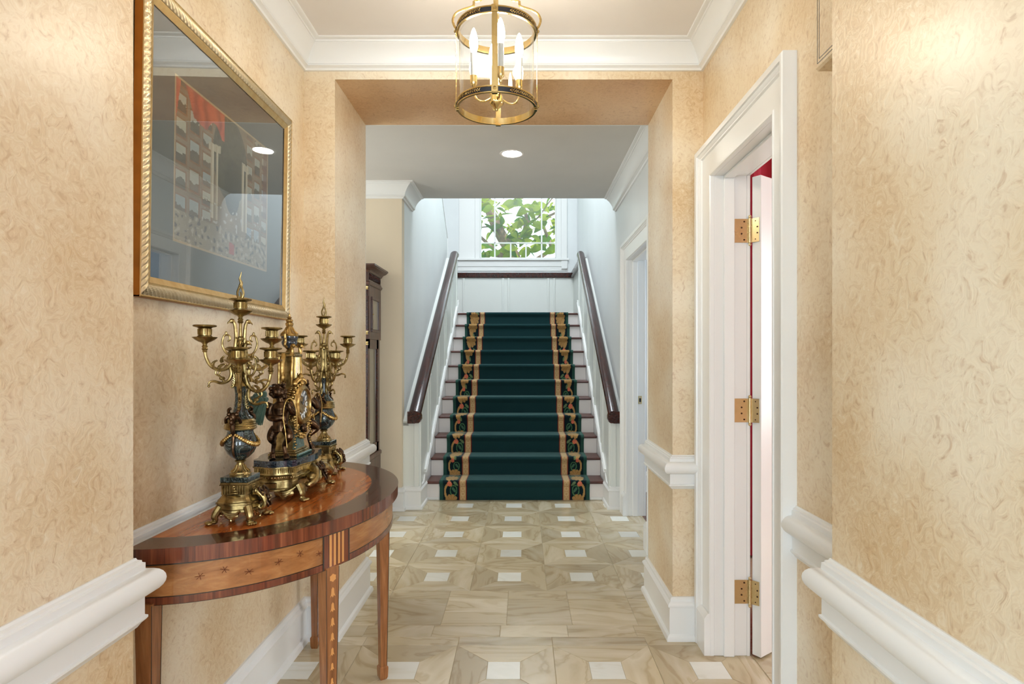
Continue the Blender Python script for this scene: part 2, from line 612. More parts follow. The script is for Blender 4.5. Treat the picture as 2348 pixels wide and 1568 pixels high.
# vestibule
walls('wall_left', [(XL - 0.12, XL, NY1 - 0.01, FY0 + 0.01, 0, 3.2)], 'plaster', 'tan plaster wall behind the half-round table')
walls('wall_right', [(XR, 1.037, NY1 - 0.01, 2.067, 0, 3.2), (XR, 1.037, 2.80, FY0 + 0.01, 0, 3.2), (XR, 1.037, 2.067, 2.80, DOOR_Z + 0.02, 3.2)],
      'plaster', 'tan plaster wall around the open white door')
walls('wall_near_left', [(-2.3, OL, NY0, NY1, 0, 3.2)], 'plaster', 'pale plaster opening jamb filling the left side of the picture')
walls('wall_near_right', [(OR, 2.3, NY0, NY1, 0, 3.2)], 'plaster', 'pale plaster opening jamb filling the right side of the picture')
walls('wall_near_header', [(OL, OR, NY0, NY1, OZ, 3.2)], 'plaster', 'plaster header over the opening where the camera stands')
walls('wall_far_left', [(-1.3, OL, FY0, FY1, 0, 3.2)], 'plaster', 'plaster pier between the picture and the stair hall')
walls('wall_far_right', [(OR, 1.037, FY0, FY1, 0, 3.2)], 'plaster', 'plaster pier between the white door and the stair hall')
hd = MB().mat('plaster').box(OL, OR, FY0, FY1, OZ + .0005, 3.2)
hd.mat('plaster_soffit_shade').add([(OL, FY0, OZ), (OR, FY0, OZ), (OR, FY1, OZ), (OL, FY1, OZ)], [(0, 1, 2, 3)])
struct(hd.build('wall_far_header'), 'plaster header with a caramel soffit, shade put into its tone, behind the lantern', 'wall')
b = MB(); b.box(XL, XR, NY1, FY0, ZV, 3.2)
struct(b.build('ceiling', 'ceiling_white'), 'white vestibule ceiling above the lantern', 'ceiling')

# hall-side skin of the far partition
walls('wall_hall_front', [(-3.0, OL - 0.002, FY1, FY1 + 0.012, 0, ZH), (OR + 0.002, HXR, FY1, FY1 + 0.012, 0, ZH),
                          (OL - 0.002, OR + 0.002, FY1, FY1 + 0.012, OZ, ZH)], 'hall_white', 'white hall face of the far opening')

# hall and stair
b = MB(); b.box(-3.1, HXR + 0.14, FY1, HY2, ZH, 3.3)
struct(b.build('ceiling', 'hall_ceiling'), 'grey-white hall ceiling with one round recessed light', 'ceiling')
walls('wall_hall_right', [(HXR, HXR + 0.14, FY1, 4.33, 0, 3.3), (HXR, HXR + 0.14, 5.26, HY2, 0, 3.3), (HXR, HXR + 0.14, 4.33, 5.26, DOOR_Z + 0.03, 3.3),
                          (HXR, HXR + 0.14, HY2, BY + 0.2, 0, 6.0)], 'hall_white', 'white wall beside the stair, with a doorway at its near end')
walls('wall_hall_back', [(-3.0, HXL, HY1, HY1 + 0.11, 0, 6.0)], 'hall_cream', 'cream wall behind the longcase clock')
walls('wall_hall_left', [(-3.12, -3.0, FY1 - 0.02, 5.6, 0, 0.55), (-3.12, -3.0, FY1 - 0.02, 5.6, 2.45, 3.3), (-3.12, -3.0, FY1 - 0.02, 3.85, 0.55, 2.45), (-3.12, -3.0, 5.05, 5.6, 0.55, 2.45)],
      'hall_cream', 'cream end wall of the cross hall')
b = MB()
b.prism([(HY1 + .11, 0), (8.70, 0), (8.70, 3.126), (8.14, 3.545), (6.4, 4.72), (HY1 + .11, 5.3)], HXL - 0.115, HXL, 'x')
struct(b.build('wall_stair_left', 'hall_white'), 'white wall left of the stair with a sloping upper edge', 'wall')
b = MB()
b.sweep([(8.703, 2.06), (8.703, 3.126), (8.14, 3.548), (6.4, 4.725)], [(0.0, -0.128), (0.022, -0.128), (0.022, 0.006), (0.0, 0.006)][::-1],
        lambda u, v, h: (HXL + h, u, v), smooth=False)
struct(b.build('trim_1', 'trim_white'), 'thin white trim along the sloping wall edge', 'trim')
walls('wall_stairwell_front', [(-3.1, HXR + 0.14, HY2, HY2 + 0.12, 3.0, 6.0)], 'hall_white', 'wall above the hall ceiling edge')
walls('wall_stairwell_left', [(-3.12, -3.0, 5.5, BY + 0.2, 0, 6.0)], 'hall_white', 'far left wall of the stairwell')
b = MB(); b.box(-3.1, HXR + 0.14, 5.5, BY + 0.2, 6.0, 6.15)
struct(b.build('ceiling', 'ceiling_white'), 'ceiling high over the stairwell', 'ceiling')

# back wall with the tall window
WX0, WX1, WZ0, WZ1 = -0.735, 0.558, 3.077, 4.82
walls('wall_back', [(-3.0, WX0, BY, BY + 0.16, 0, 6.0), (WX1, HXR, BY, BY + 0.16, 0, 6.0), (WX0, WX1, BY, BY + 0.16, 0, WZ0), (WX0, WX1, BY, BY + 0.16, WZ1, 6.0)],
      'hall_white', 'white landing wall around the tall window')
win = struct(link('window_1', None, None, (0, BY, 0)), 'white divided window full of green leaves above the landing', 'window')
mx = [-0.488, -0.216, 0.045, 0.313]
fr = MB()
fr.box(WX0, WX0 + 0.018, 0.04, 0.10, WZ0, WZ1, 0.002); fr.box(WX1 - 0.018, WX1, 0.04, 0.10, WZ0, WZ1, 0.002)
fr.box(WX0, WX1, 0.04, 0.10, WZ0, WZ0 + 0.02, 0.002); fr.box(WX0, WX1, 0.04, 0.10, WZ1 - 0.02, WZ1, 0.002)
fr.build('window_sash', 'trim_white', win)
for x, top in ((mx[0], WZ1), (mx[1], 3.348), (mx[2], 3.348), (mx[3], WZ1)):
    MB().box(x - 0.012, x + 0.012, 0.05, 0.09, WZ0 + 0.02, top - 0.001, 0.003).build('muntin', 'trim_white', win)
MB().box(WX0 + 0.018, WX1 - 0.018, 0.05, 0.09, 3.338, 3.360, 0.003).build('muntin', 'trim_white', win)
ex = [WX0 + 0.018] + mx + [WX1 - 0.018]
for i in range(5):
    MB().box(ex[i] + 0.010, ex[i + 1] - 0.010, 0.068, 0.072, WZ0 + 0.018, 3.34).build('pane', 'window_glass', win)
for a, c in ((ex[0], ex[1]), (ex[1], ex[4]), (ex[4], ex[5])):
    MB().box(a + 0.010, c - 0.010, 0.068, 0.072, 3.358, WZ1 - 0.018).build('pane', 'window_glass', win)
MB().box(WX1 + 0.002, WX1 + 0.085, -0.02, 0.001, 3.07, 4.95, 0.004).build('window_casing', 'trim_white', win)
MB().box(WX0 - 0.085, WX0 - 0.002, -0.02, 0.001, 3.07, 4.95, 0.004).build('window_casing', 'trim_white', win)
MB().box(WX1 + 0.085, WX1 + 0.185, -0.03, 0.001, 3.07, 4.95, 0.004).build('pilaster', 'trim_white', win)
MB().box(WX0 - 0.36, WX0 - 0.085, -0.012, 0.001, 3.07, 4.95, 0.004).build('pilaster', 'trim_white', win)
MB().box(WX0 - 0.40, WX1 + 0.215, -0.055, 0.001, 3.035, 3.072, 0.006).build('window_sill', 'trim_white', win)
MB().box(WX0 - 0.38, WX1 + 0.195, -0.022, 0.001, 2.935, 3.036, 0.003).build('window_apron', 'trim_white', win)
MB().box(WX0 - 0.38, WX1 + 0.195, -0.012, 0.001, 2.86, 2.936, 0.002).build('window_apron', 'trim_white', win)
MB().prism([(-0.04, 3.034), (-0.04, 2.90), (-0.028, 2.885), (0.0, 2.88), (0.0, 3.034)], WX1 + 0.09, WX1 + 0.185, 'x').build('sill_bracket', 'trim_white', win)

# dark rail and wainscot of the landing
b = MB(); b.box(-1.3, 0.86, BY - 0.05, BY + 0.001, 2.745, 2.828, 0.008)
struct(b.build('trim_2', 'mahogany'), 'dark wood rail across the landing wall under the window', 'trim')
b = MB(); b.box(-1.3, 0.86, BY - 0.012, BY + 0.001, 2.03, 2.745)
wn = struct(b.build('wall_landing_wainscot', 'wainscot_white'), 'grey-white panelled wainscot on the landing wall', 'wall')
for px in (1063.5, 1153.5, 1166.5, 1257, 1270.5):
    x = (px - 1200) * BY / 1375
    MB().box(x - 0.018, x + 0.018, BY - 0.030, BY - 0.011, 2.10, 2.745, 0.004).build('batten', 'wainscot_white', wn)
b = MB(); b.sweep([(0.86, BY - 0.012), (-1.3, BY - 0.012)], [(0, 2.03), (0.014, 2.03), (0.014, 2.13), (0.008, 2.15), (0, 2.155)], HZ)
struct(b.build('baseboard_landing', 'trim_white'), 'white baseboard along the landing wall', 'baseboard')
b = MB(); b.box(0.85, HXR + 0.001, 8.66, BY - 0.012, 2.03, 2.745)
struct(b.build('wall_landing_side', 'wainscot_white'), 'white wainscot on the right side of the landing', 'wall')
b = MB(); b.box(0.80, HXR, 8.62, BY - 0.05, 2.745, 2.828, 0.012)
struct(b.build('trim_3', 'mahogany'), 'dark wood rail along the right side of the landing', 'trim')

# ------------------------------------------------ mouldings
RAIL = [(0, .738), (.006, .738), (.012, .747), (.019, .753), (.022, .757), (.022, .762), (.017, .765), (.017, .812)]
for k in range(0, 11):
    a = -pi / 2 + pi * k / 10
    RAIL.append((.022 + .028 * cos(a), .8435 + .029 * sin(a)))
RAIL += [(.018, .874), (.018, .889), (.013, .8915), (.0125, .896), (.006, .899), (.004, .904), (0, .904)]
BASE = [(0, 0), (.034, 0), (.034, .012), (.030, .024), (.022, .030), (.019, .032), (.019, .160), (.027, .165), (.028, .174), (.022, .182),
        (.014, .188), (.013, .200), (.007, .207), (0, .209)]
CROWN0 = [(0, -.12), (.012, -.12), (.016, -.112), (.022, -.108), (.031, -.104), (.031, -.0985), (.027, -.0980), (.031, -.0950)]
for k in range(1, 9):
    t = k / 8
    CROWN0.append((.031 + .049 * (t ** 1.5), -.0950 + .078 * (1 - (1 - t) ** 1.15)))
CROWN0 += [(.080, -.0145), (.085, -.0140), (.087, -.0085), (.092, -.0080), (.098, -.0075), (.106, -.004), (.109, 0), (0, 0)]

def rail(name, path, label):
    return struct(MB().sweep(path, RAIL, HZ).build(name, 'trim_white', angle=28), label, 'trim')
def base(name, path, label):
    return struct(MB().sweep(path, BASE, HZ).build(name, 'trim_white', angle=28), label, 'baseboard')

rail('trim_4', [(-2.9, FY1 + .012), (OL, FY1 + .012), (OL, FY0), (XL, FY0), (XL, NY1), (OL, NY1), (OL, NY0), (-2.2, NY0)],
     'white chair rail running behind the table and around both left jambs')
rail('trim_5', [(2.2, NY0), (OR, NY0), (OR, NY1), (XR, NY1), (XR, 1.945)], 'white chair rail on the near right jamb, ending at the door casing')
rail('trim_6', [(0.868, FY0), (OR, FY0), (OR, FY1 + .006), (OR + 0.1, FY1 + .006)], 'short white chair rail wrapping the pier beyond the white door')
base('baseboard_left', [(-2.9, FY1 + .012), (OL, FY1 + .012), (OL, FY0), (XL, FY0), (XL, NY1), (OL, NY1), (OL, NY0), (-2.2, NY0)],
     'white baseboard under the table and around both left jambs')
base('baseboard_near_right', [(2.2, NY0), (OR, NY0), (OR, NY1), (XR, NY1), (XR, 1.945)], 'white baseboard at the foot of the near right jamb')
base('baseboard_far_right', [(0.866, FY0), (OR, FY0), (OR, FY1 + .012), (HXR, FY1 + .012), (HXR, 4.19)], 'white baseboard wrapping the pier beyond the white door')

def crown(name, path, zc, label, closed=False, k=1.0):
    return struct(MB().sweep(path, [(o * k, zc + h * k) for o, h in CROWN0], HZ, closed).build(name, 'trim_white', angle=28), label, 'trim')
crown('trim_7', [(XL, FY0), (XL, NY1), (XR, NY1), (XR, FY0)], ZV, 'white crown moulding around the vestibule ceiling', True)
crown('trim_8', [(HXL, HY2), (HXL, HY1), (-3.0, HY1)], ZH, 'white crown moulding above the cream hall wall', k=1.1)
crown('trim_9', [(-2.9, FY1 + .012), (HXR, FY1 + .012), (HXR, HY2)], ZH, 'white crown moulding along the right hall wall', k=1.1)

# ------------------------------------------------ doorways
CASING = [(0, 0), (0, .016), (.004, .021), (.012, .022), (.016, .018), (.020, .018), (.104, .022), (.108, .030), (.113, .031),
          (.118, .037), (.124, .040), (.126, .047), (.144, .050), (.150, .046), (.150, 0)]

def doorway(name, xw, xb, y0, y1, zt, label, plinth=True):
    d = struct(link(name, None, None, (xw, y0, 0)), label, 'doorway')
    fr = lambda u, v, h: (-h, u - y0, v)
    MB().sweep([(y0, 0), (y0, zt), (y1, zt), (y1, 0)], CASING, fr).build('casing', 'trim_white', d, angle=25)
    if plinth:
        for ya, yb in ((y0 - .153, y0 - .001), (y1 + .001, y1 + .153)):
            b = MB()
            b.prism([(0.0, 0), (-.045, 0), (-.045, .17), (-.028, .195), (0, .195)], ya - y0, yb - y0, 'y')
            b.build('plinth_block', 'trim_white', d)
    w = xb - xw
    MB().box(0, w, -0.02, 0, 0, zt + 0.02, .002).build('jamb', 'trim_white', d)
    MB().box(0, w, y1 - y0, y1 - y0 + 0.02, 0, zt + 0.02, .002).build('jamb', 'trim_white', d)
    MB().box(0, w, 0, y1 - y0, zt, zt + 0.02, .002).build('head_jamb', 'trim_white', d)
    s0, s1 = w * 0.28, w * 0.60
    MB().box(s0, s1, 0, .013, 0, zt - .013, .003).build('door_stop', 'trim_white', d)
    MB().box(s0, s1, y1 - y0 - .013, y1 - y0, 0, zt - .013, .003).build('door_stop', 'trim_white', d)
    MB().box(s0, s1, 0, y1 - y0, zt - .013, zt, .003).build('door_stop', 'trim_white', d)
    MB().sweep([(y0, 0), (y0, zt), (y1, zt), (y1, 0)], [(o, h * .8) for o, h in CASING], lambda u, v, h: (w + h, u - y0, v)).build('casing', 'trim_white', d, angle=25)
    return d

door1 = doorway('door_1', XR, 1.037, 2.087, 2.78, DOOR_Z, 'white cased doorway with an open white door and brass hinges')
door2 = doorway('door_2', HXR, HXR + 0.14, 4.35, 5.24, DOOR_Z + 0.01, 'white cased doorway beside the foot of the stair', True)
# strike plate of the far doorway
b = MB()
b.box(.088, .120, .8835, .8905, .98, 1.05, .001)
sp = b.build('strike_plate', 'hinge_brass', door2)
MB().box(.096, .112, .8825, .8838, .998, 1.03).build('strike_hole', 'ebony', sp)

# open leaf of the near doorway
leaf = link('door_leaf', None, door1, (1.060 - XR, 2.779 - 2.087, 0), (0, 0, atan2(.60, .80)))
b = MB(); b.box(0, .685, -.045, 0, .008, DOOR_Z - .006, .002)
b.build('door_panel', 'trim_white', leaf)
for hz in (1.970, 1.138, 0.298):
    hg = MB()
    hg.mat('hinge_brass')
    ox, oy = 1.047 - XR, 2.776 - 2.087
    hg.lathe([(.0, -.058), (.0075, -.057), (.0075, .057), (.0, .058)], 12, (ox, oy - .004, hz))
    for s in (-1, 1):
        hg.ell((ox, oy - .004, hz + s * .064), .0075, 10, 8)
        hg.lathe([(.004, -.004), (.004, .004)], 8, (ox, oy - .004, hz + s * .058))
    for k in (-.034, -.011, .012, .035):
        hg.lathe([(.0079, k - .0006), (.0083, k), (.0079, k + .0006)], 12, (ox, oy - .004, hz), caps=False)
    # leaf on the jamb rabbet, leaf on the door edge
    hg.box(.094, ox, oy + .0015, oy + .006, hz - .055, hz + .055)
    u = Vector((.80, .60, 0)); v = Vector((.60, -.80, 0)); p0 = Vector((1.060 - XR, 2.779 - 2.087, 0))
    q = [p0 - u * .010, p0 - u * .0025 + v * .037, p0 + u * .001 + v * .037, p0 + u * .001]
    hg.add([(p.x, p.y, hz - .055) for p in q] + [(p.x, p.y, hz + .055) for p in q],
           [(3, 2, 1, 0), (4, 5, 6, 7), (0, 1, 5, 4), (1, 2, 6, 5), (2, 3, 7, 6), (3, 0, 4, 7)])
    hgo = hg.build('hinge', None, door1)
    for k, (zz, o1, o2) in enumerate(((.042, .024, .020), (.014, .036, .029), (-.014, .036, .029), (-.042, .024, .020))):
        MB().lathe([(.0, 0), (.0042, 0), (.0042, .0012), (.0, .0014)][::-1], 10, (ox - o1, oy + .0008, hz + zz), 'y').build('screw', 'screw_dark', hgo)
        c = p0 - u * .0032 + v * o2
        MB().ell((c.x, c.y, hz + zz), (.0042, .0042, .0042), 10, 6).build('screw', 'screw_dark', hgo)

# ------------------------------------------------ rooms beyond the doors
b = MB()
b.box(1.037, 4.0, 4.2, 4.3, 0, 3.2); b.box(1.037, 4.0, 0.4, 0.5, 0, 3.2); b.box(1.037, 1.06, .5, 1.9, 0, 3.2)
b.box(1.037, 1.06, 2.96, 3.525, 0, 3.2)
b.box(4.0, 4.1, 0.5, 1.5, 0, 3.2); b.box(4.0, 4.1, 3.3, 4.3, 0, 3.2); b.box(4.0, 4.1, 1.5, 3.3, 0, .75); b.box(4.0, 4.1, 1.5, 3.3, 2.45, 3.2)
struct(b.build('wall_red_room', 'red_wall'), 'deep red walls of the room behind the white door', 'wall')
rw = MB()
for k in range(14):
    x = 1.2 + k * .2
    rw.tube([(x, 4.17, 0.02), (x, 4.17, 3.1)], .05, 10)
struct(rw.build('trim_10', 'red_dark'), 'dark red drapery folds on the far wall of the red room', 'curtain')
b = MB(); b.box(1.0, 4.1, .4, 4.3, 3.2, 3.3)
struct(b.build('ceiling', 'ceiling_white'), 'ceiling of the red room', 'ceiling')
b = MB()
b.box(HXR + .14, 3.5, 6.2, 6.3, 0, 3.2); b.box(3.5, 3.6, 4.3, 6.3, 0, .8); b.box(3.5, 3.6, 4.3, 6.3, 2.4, 3.2); b.box(3.5, 3.6, 4.3, 4.5, .8, 2.4); b.box(3.5, 3.6, 5.9, 6.3, .8, 2.4)
b.box(HXR + .14, 3.5, 4.3, 4.34, 0, 3.2)
struct(b.build('wall_side_room', 'room_grey'), 'grey walls of the room beside the stair', 'wall')
b = MB(); b.box(HXR, 3.6, 4.3, 6.3, 3.2, 3.3)
struct(b.build('ceiling', 'ceiling_white'), 'ceiling of the room beside the stair', 'ceiling')
base('baseboard_side_room', [(3.4, 6.2), (HXR + .14, 6.2)], 'white baseboard in the room beside the stair')
b = MB(); b.box(HXR + .125, 3.5, 4.34, 6.2, -.02, .002)
struct(b.build('floor_side_room', 'floor_wood'), 'dark reddish wood floor beyond the doorway beside the stair', 'floor')

# foyer the camera stands in
FX0, FX1, FYB = -2.3, 2.3, -3.5
def pierced(x0, x1, y0, y1, holes):
    bx = []
    zlo, zhi = 0.42, 2.70
    xs = [x0] + [h for pr in holes for h in pr] + [x1]
    for i in range(0, len(xs), 2):
        bx.append((xs[i], xs[i + 1], y0, y1, 0, 3.2))
    for a, c in holes:
        bx.append((a, c, y0, y1, 0, zlo)); bx.append((a, c, y0, y1, zhi, 3.2))
    return bx
walls('wall_foyer_front', pierced(FX0, FX1, FYB - .12, FYB, [(-1.9, -.6), (.6, 1.9)]), 'hall_white', 'pale front wall of the foyer behind the camera')
walls('wall_foyer_left', [(FX0 - .12, FX0, FYB - .12, NY1, 0, 3.2)], 'hall_white', 'pale left wall of the foyer')
walls('wall_foyer_right', [(FX1, FX1 + .12, FYB - .12, NY1, 0, 3.2)], 'hall_white', 'pale right wall of the foyer')
b = MB(); b.box(FX0, FX1, FYB - .12, NY1, 3.2, 3.3)
struct(b.build('ceiling', 'ceiling_white'), 'white ceiling of the foyer', 'ceiling')

# ------------------------------------------------ floor
b = MB(); b.box(-3.1, 4.1, -3.7, 10.4, -.12, -.0016)
floor = struct(b.build('floor', 'grout'), 'beige stone floor of trapezoid tiles around small white squares', 'floor')
S = 0.4572
CX = -0.0875
h, q, g = S / 2, 0.073, 0.0012

def slab(pts, bev=.0012):
    """thin stone piece with an eased top edge"""
    n = len(pts)
    c = Vector((sum(p[0] for p in pts) / n, sum(p[1] for p in pts) / n))
    def shrink(k):
        return [Vector(p) + (c - Vector(p)).normalized() * k for p in pts]
    lo = [(p[0], p[1], -.006) for p in pts]
    m1 = [(p[0], p[1], -bev * .6) for p in pts]
    tp = [(p.x, p.y, 0.0) for p in shrink(bev * 1.4)]
    b = MB()
    b.loft([lo, m1, tp], True, False)
    return b
trap = slab([(-h + g, -h + g), (h - g, -h + g), (q - g * .4, -q - g), (-q + g * .4, -q - g)]).mesh('tile', 'tile_stone')
sq = slab([(-q, -q), (q, -q), (q, q), (-q, q)]).mesh('tile', 'tile_white')
def cell(x, y):
    for k in range(4):
        link('tile', trap, floor, (x, y, 0), (0, 0, k * pi / 2))
    link('inset_tile', sq, floor, (x, y, 0))
for r in range(5):
    for k in range(-3, 3):
        cell(CX + k * S, 3.787 + r * S)
for r in range(3):
    for k in range(-2, 3):
        cell(CX + k * S, 2.654 - r * S)
# border rows in the far opening
def rowtiles(y0, y1, xs):
    for a, c in zip(xs[:-1], xs[1:]):
        w, d = (c - a) / 2 - g, (y1 - y0) / 2 - g
        slab([(-w, -d), (w, -d), (w, d), (-w, d)]).build('border_tile', 'tile_stone', floor, ((a + c) / 2, (y0 + y1) / 2, 0))
xs34 = [CX - .3415 * 3 + .3415 * i for i in range(7)]
rowtiles(3.439, 3.5585, xs34)
rowtiles(3.100, 3.439, xs34)
rowtiles(2.970, 3.100, [x - .03 for x in xs34])
rowtiles(2.8826, 2.970, [-1.079, -.545 - h, -.0875 - h, -.0875 + h, .37 + h, .95])
# stone of the doorway sill and red room in view
rowtiles(2.05, 2.50, [1.06, 1.5, 1.95]); rowtiles(2.50, 2.95, [1.06, 1.5, 1.95]); rowtiles(2.95, 3.40, [1.06, 1.5, 1.95])

# windows outside the picture; the foyer pair is added to bring daylight in
def plain_window(name, axis, at_, a0, a1, z0, z1, label):
    w = struct(link(name, None), label, 'window')
    def bx(p0, p1, q0, q1, nm, mat, th=.02):
        if axis == 'y':
            MB().box(p0, p1, at_ - th, at_ + th, q0, q1, .002 if mat == 'trim_white' else 0).build(nm, mat, w)
        else:
            MB().box(at_ - th, at_ + th, p0, p1, q0, q1, .002 if mat == 'trim_white' else 0).build(nm, mat, w)
    for k in range(4):
        c = a0 + (a1 - a0) * k / 3
        bx(max(a0, c - .02), min(a1, c + .02), z0, z1, 'muntin', 'trim_white')
    for k in range(5):
        c = z0 + (z1 - z0) * k / 4
        bx(a0, a1, max(z0, c - .018), min(z1, c + .018), 'muntin', 'trim_white', .018)
    bx(a0, a1, z0, z1, 'pane', 'window_glass', .002)
plain_window('window_2', 'y', FYB - .08, -1.9, -.6, .42, 2.70, 'tall unseen foyer window added for daylight behind the camera, left side')
plain_window('window_3', 'y', FYB - .08, .6, 1.9, .42, 2.70, 'tall unseen foyer window added for daylight behind the camera, right side')
plain_window('window_4', 'x', -3.08, 3.85, 5.05, .55, 2.45, 'window at the left end of the cross hall')
plain_window('window_5', 'x', 4.06, 1.5, 3.3, .75, 2.45, 'window of the red room')
plain_window('window_6', 'x', 3.56, 4.5, 5.9, .8, 2.4, 'window of the room beside the stair')
# ================================================================== staircase
SX0, SX1 = -0.943, 0.786
RIS, GO, SY = 0.1845, 0.28, 5.84
stair = thing('staircase', (0, SY, 0), 'straight white stair with dark wood treads rising to the landing', 'staircase')
tread_me = MB().box(SX0 + .002, SX1 - .002, -.026, GO + .01, -.026, 0, .008).mesh('tread', 'tread_wood')
ris_me = MB().box(SX0 + .002, SX1 - .002, 0, .015, 0, RIS - .026).mesh('riser', 'riser_white')
for k in range(11):
    link('riser', ris_me, stair, (0, k * GO, k * RIS))
    if k < 10:
        link('tread', tread_me, stair, (0, k * GO, (k + 1) * RIS))
ld = MB()
ld.box(SX0 + .002, SX1 - .002, SY + 10 * GO - .026, BY - .014, 11 * RIS - .026, 11 * RIS, .008)
ld.box(-2.995, SX0, 8.705, BY - .001, 11 * RIS - .026, 11 * RIS)
ld.box(SX1, .85, 8.705, BY - .014, 11 * RIS - .026, 11 * RIS)
struct(ld.build('floor_landing', 'tread_wood'), 'dark wood stair landing under the tall window', 'floor')
MB().box(SX0 + .002, -.818, -.012, 0, 0, .028, .006).build('shoe_moulding', 'trim_white', stair)
MB().box(.649, SX1 - .002, -.012, 0, 0, .028, .006).build('shoe_moulding', 'trim_white', stair)

def slopez(y, off):
    return RIS + RIS / GO * (y - (SY - .025)) + off

for side, x_in, x_out, x_sk in (('left', -.955, HXL, SX0), ('right', .798, HXR, SX1)):
    lo, hi = min(x_in, x_out), max(x_in, x_out)
    b = MB(); b.prism([(5.49, 0), (8.70, 0), (8.70, 2.80), (8.60, 2.80), (5.49, .80)], lo, hi, 'x')
    wl = struct(b.build('wall_stair_panelling_' + side, 'wainscot_white'), 'white panelled half wall on the %s side of the stair' % side, 'wall')
    lo, hi = min(x_in, x_sk), max(x_in, x_sk)
    b = MB()
    b.prism([(5.70, .0), (5.70, .20), (5.80, .285), (8.665, slopez(8.665, .118)), (8.665, 1.9), (8.5, 1.75), (6.0, 0)], lo, hi, 'x')
    b.build('skirt_board', 'trim_white', wl)
    xi = x_sk + (.008 if side == 'left' else -.008)
    lo, hi = min(x_in, xi), max(x_in, xi)
    b = MB()
    for t0, t1, e in ((.118, .150, 0), (.104, .120, .004)):
        a, c = min(lo, hi) - (e if side == 'right' else 0), max(lo, hi) + (e if side == 'left' else 0)
        b.prism([(5.80, .169 + t0), (8.675, slopez(8.675, t0)), (8.675, slopez(8.675, t1)), (5.78, .160 + t1)], a, c, 'x')
    b.build('skirt_cap', 'trim_white', wl)
    xb = x_in + (.014 if side == 'left' else -.014)
    lo, hi = min(x_in, xb), max(x_in, xb)
    for y in (5.515, 5.98, 6.10, 6.62, 6.74, 7.26, 7.38, 7.90, 8.02, 8.52):
        z1 = .80 + (y - 5.49) * 2.0 / 3.11
        MB().prism([(y, max(.2, slopez(y, .13))), (y + .045, max(.2, slopez(y + .045, .13))), (y + .045, z1 + .03), (y, z1)], lo, hi, 'x').build('batten', 'wainscot_white', wl)
    xc = (x_in + x_out) / 2
    lo, hi = (min(x_in, xc) + .001, max(x_in, xc))
    MB().box((x_in - .045) if side == 'left' else x_in, x_in if side == 'left' else x_in + .05, 5.481, 5.4905, .19, .79, .003).build('batten', 'wainscot_white', wl)

base('baseboard_stair_left', [(-.955, 5.84), (-.955, 5.49), (HXL + .002, 5.49), (HXL - .002, HY1), (-3.0, HY1)], 'white baseboard stepping round the left foot of the stair')
base('baseboard_stair_right', [(HXR, 5.49), (.798, 5.49), (.798, 5.84)], 'short white baseboard at the right foot of the stair')

# ------------------------------------------------ handrails
def handrail(side):
    if side == 'left':
        x0, x1 = -1.050, -.932          # wall side, inner side
        sgn = 1
    else:
        x0, x1 = .876, .772
        sgn = -1
    w = abs(x1 - x0)
    hr = thing('handrail', ((x0 + x1) / 2, 5.44, .79), 'dark mahogany handrail sloping up the %s side of the stair' % side, 'handrail', 'stair handrails')
    prof = [(0, -.052), (w * .55, -.052), (w * .62, -.046), (w * .72, -.046), (w * .78, -.030), (w * .90, -.026), (w * .97, -.012), (w, .006),
            (w * .97, .022), (w * .88, .036), (w * .74, .045), (w * .56, .048), (w * .36, .045), (w * .18, .034), (w * .05, .018), (0, .0)]
    cx = (x0 + x1) / 2
    path = [(5.44, .846), (8.60, 2.862), (8.70, 2.868)]
    b = MB(); rings = []
    for i, (y, z) in enumerate(path):
        rings.append([(x0 + sgn * o - cx, y - 5.44, z + hh * (1.14 if i < 2 else 1.0) - .79) for o, hh in prof])
    b.loft(rings, True, True)
    b.build('rail', 'mahogany', hr, angle=40)
    # vertical end block and its carved scroll
    sq_ = [(0, -.055), (w * .80, -.055), (w * .92, -.045), (w, -.020), (w, .010), (w * .95, .030), (w * .84, .044), (w * .66, .050), (0, .050)]
    b = MB(); b.prism([((x0 + sgn * o * 1.04 - cx), .846 + hh - .79) for o, hh in sq_], -.014, .06, 'y', True)
    b.build('end_block', 'mahogany', hr)
    b = MB()
    for k in range(3):
        b.ell((x0 + sgn * w * (.80 + .07 * k) - cx, -.013, .085 - .018 * k), (.008, .005, .009), 10, 6)
    b.build('carved_scroll', 'mahogany', hr)
    # fillet on the wall side
    xf = HXL if side == 'left' else HXR
    lo, hi = min(xf, x0) - cx, max(xf, x0) - cx
    b = MB(); b.prism([(.05, -.03), (3.16, 1.98), (3.26, 1.99), (3.26, 2.035), (3.16, 2.025), (.05, .015)], lo, hi, 'x')
    b.build('wall_fillet', 'wainscot_white', hr)
    return hr
handrail('left'); handrail('right')

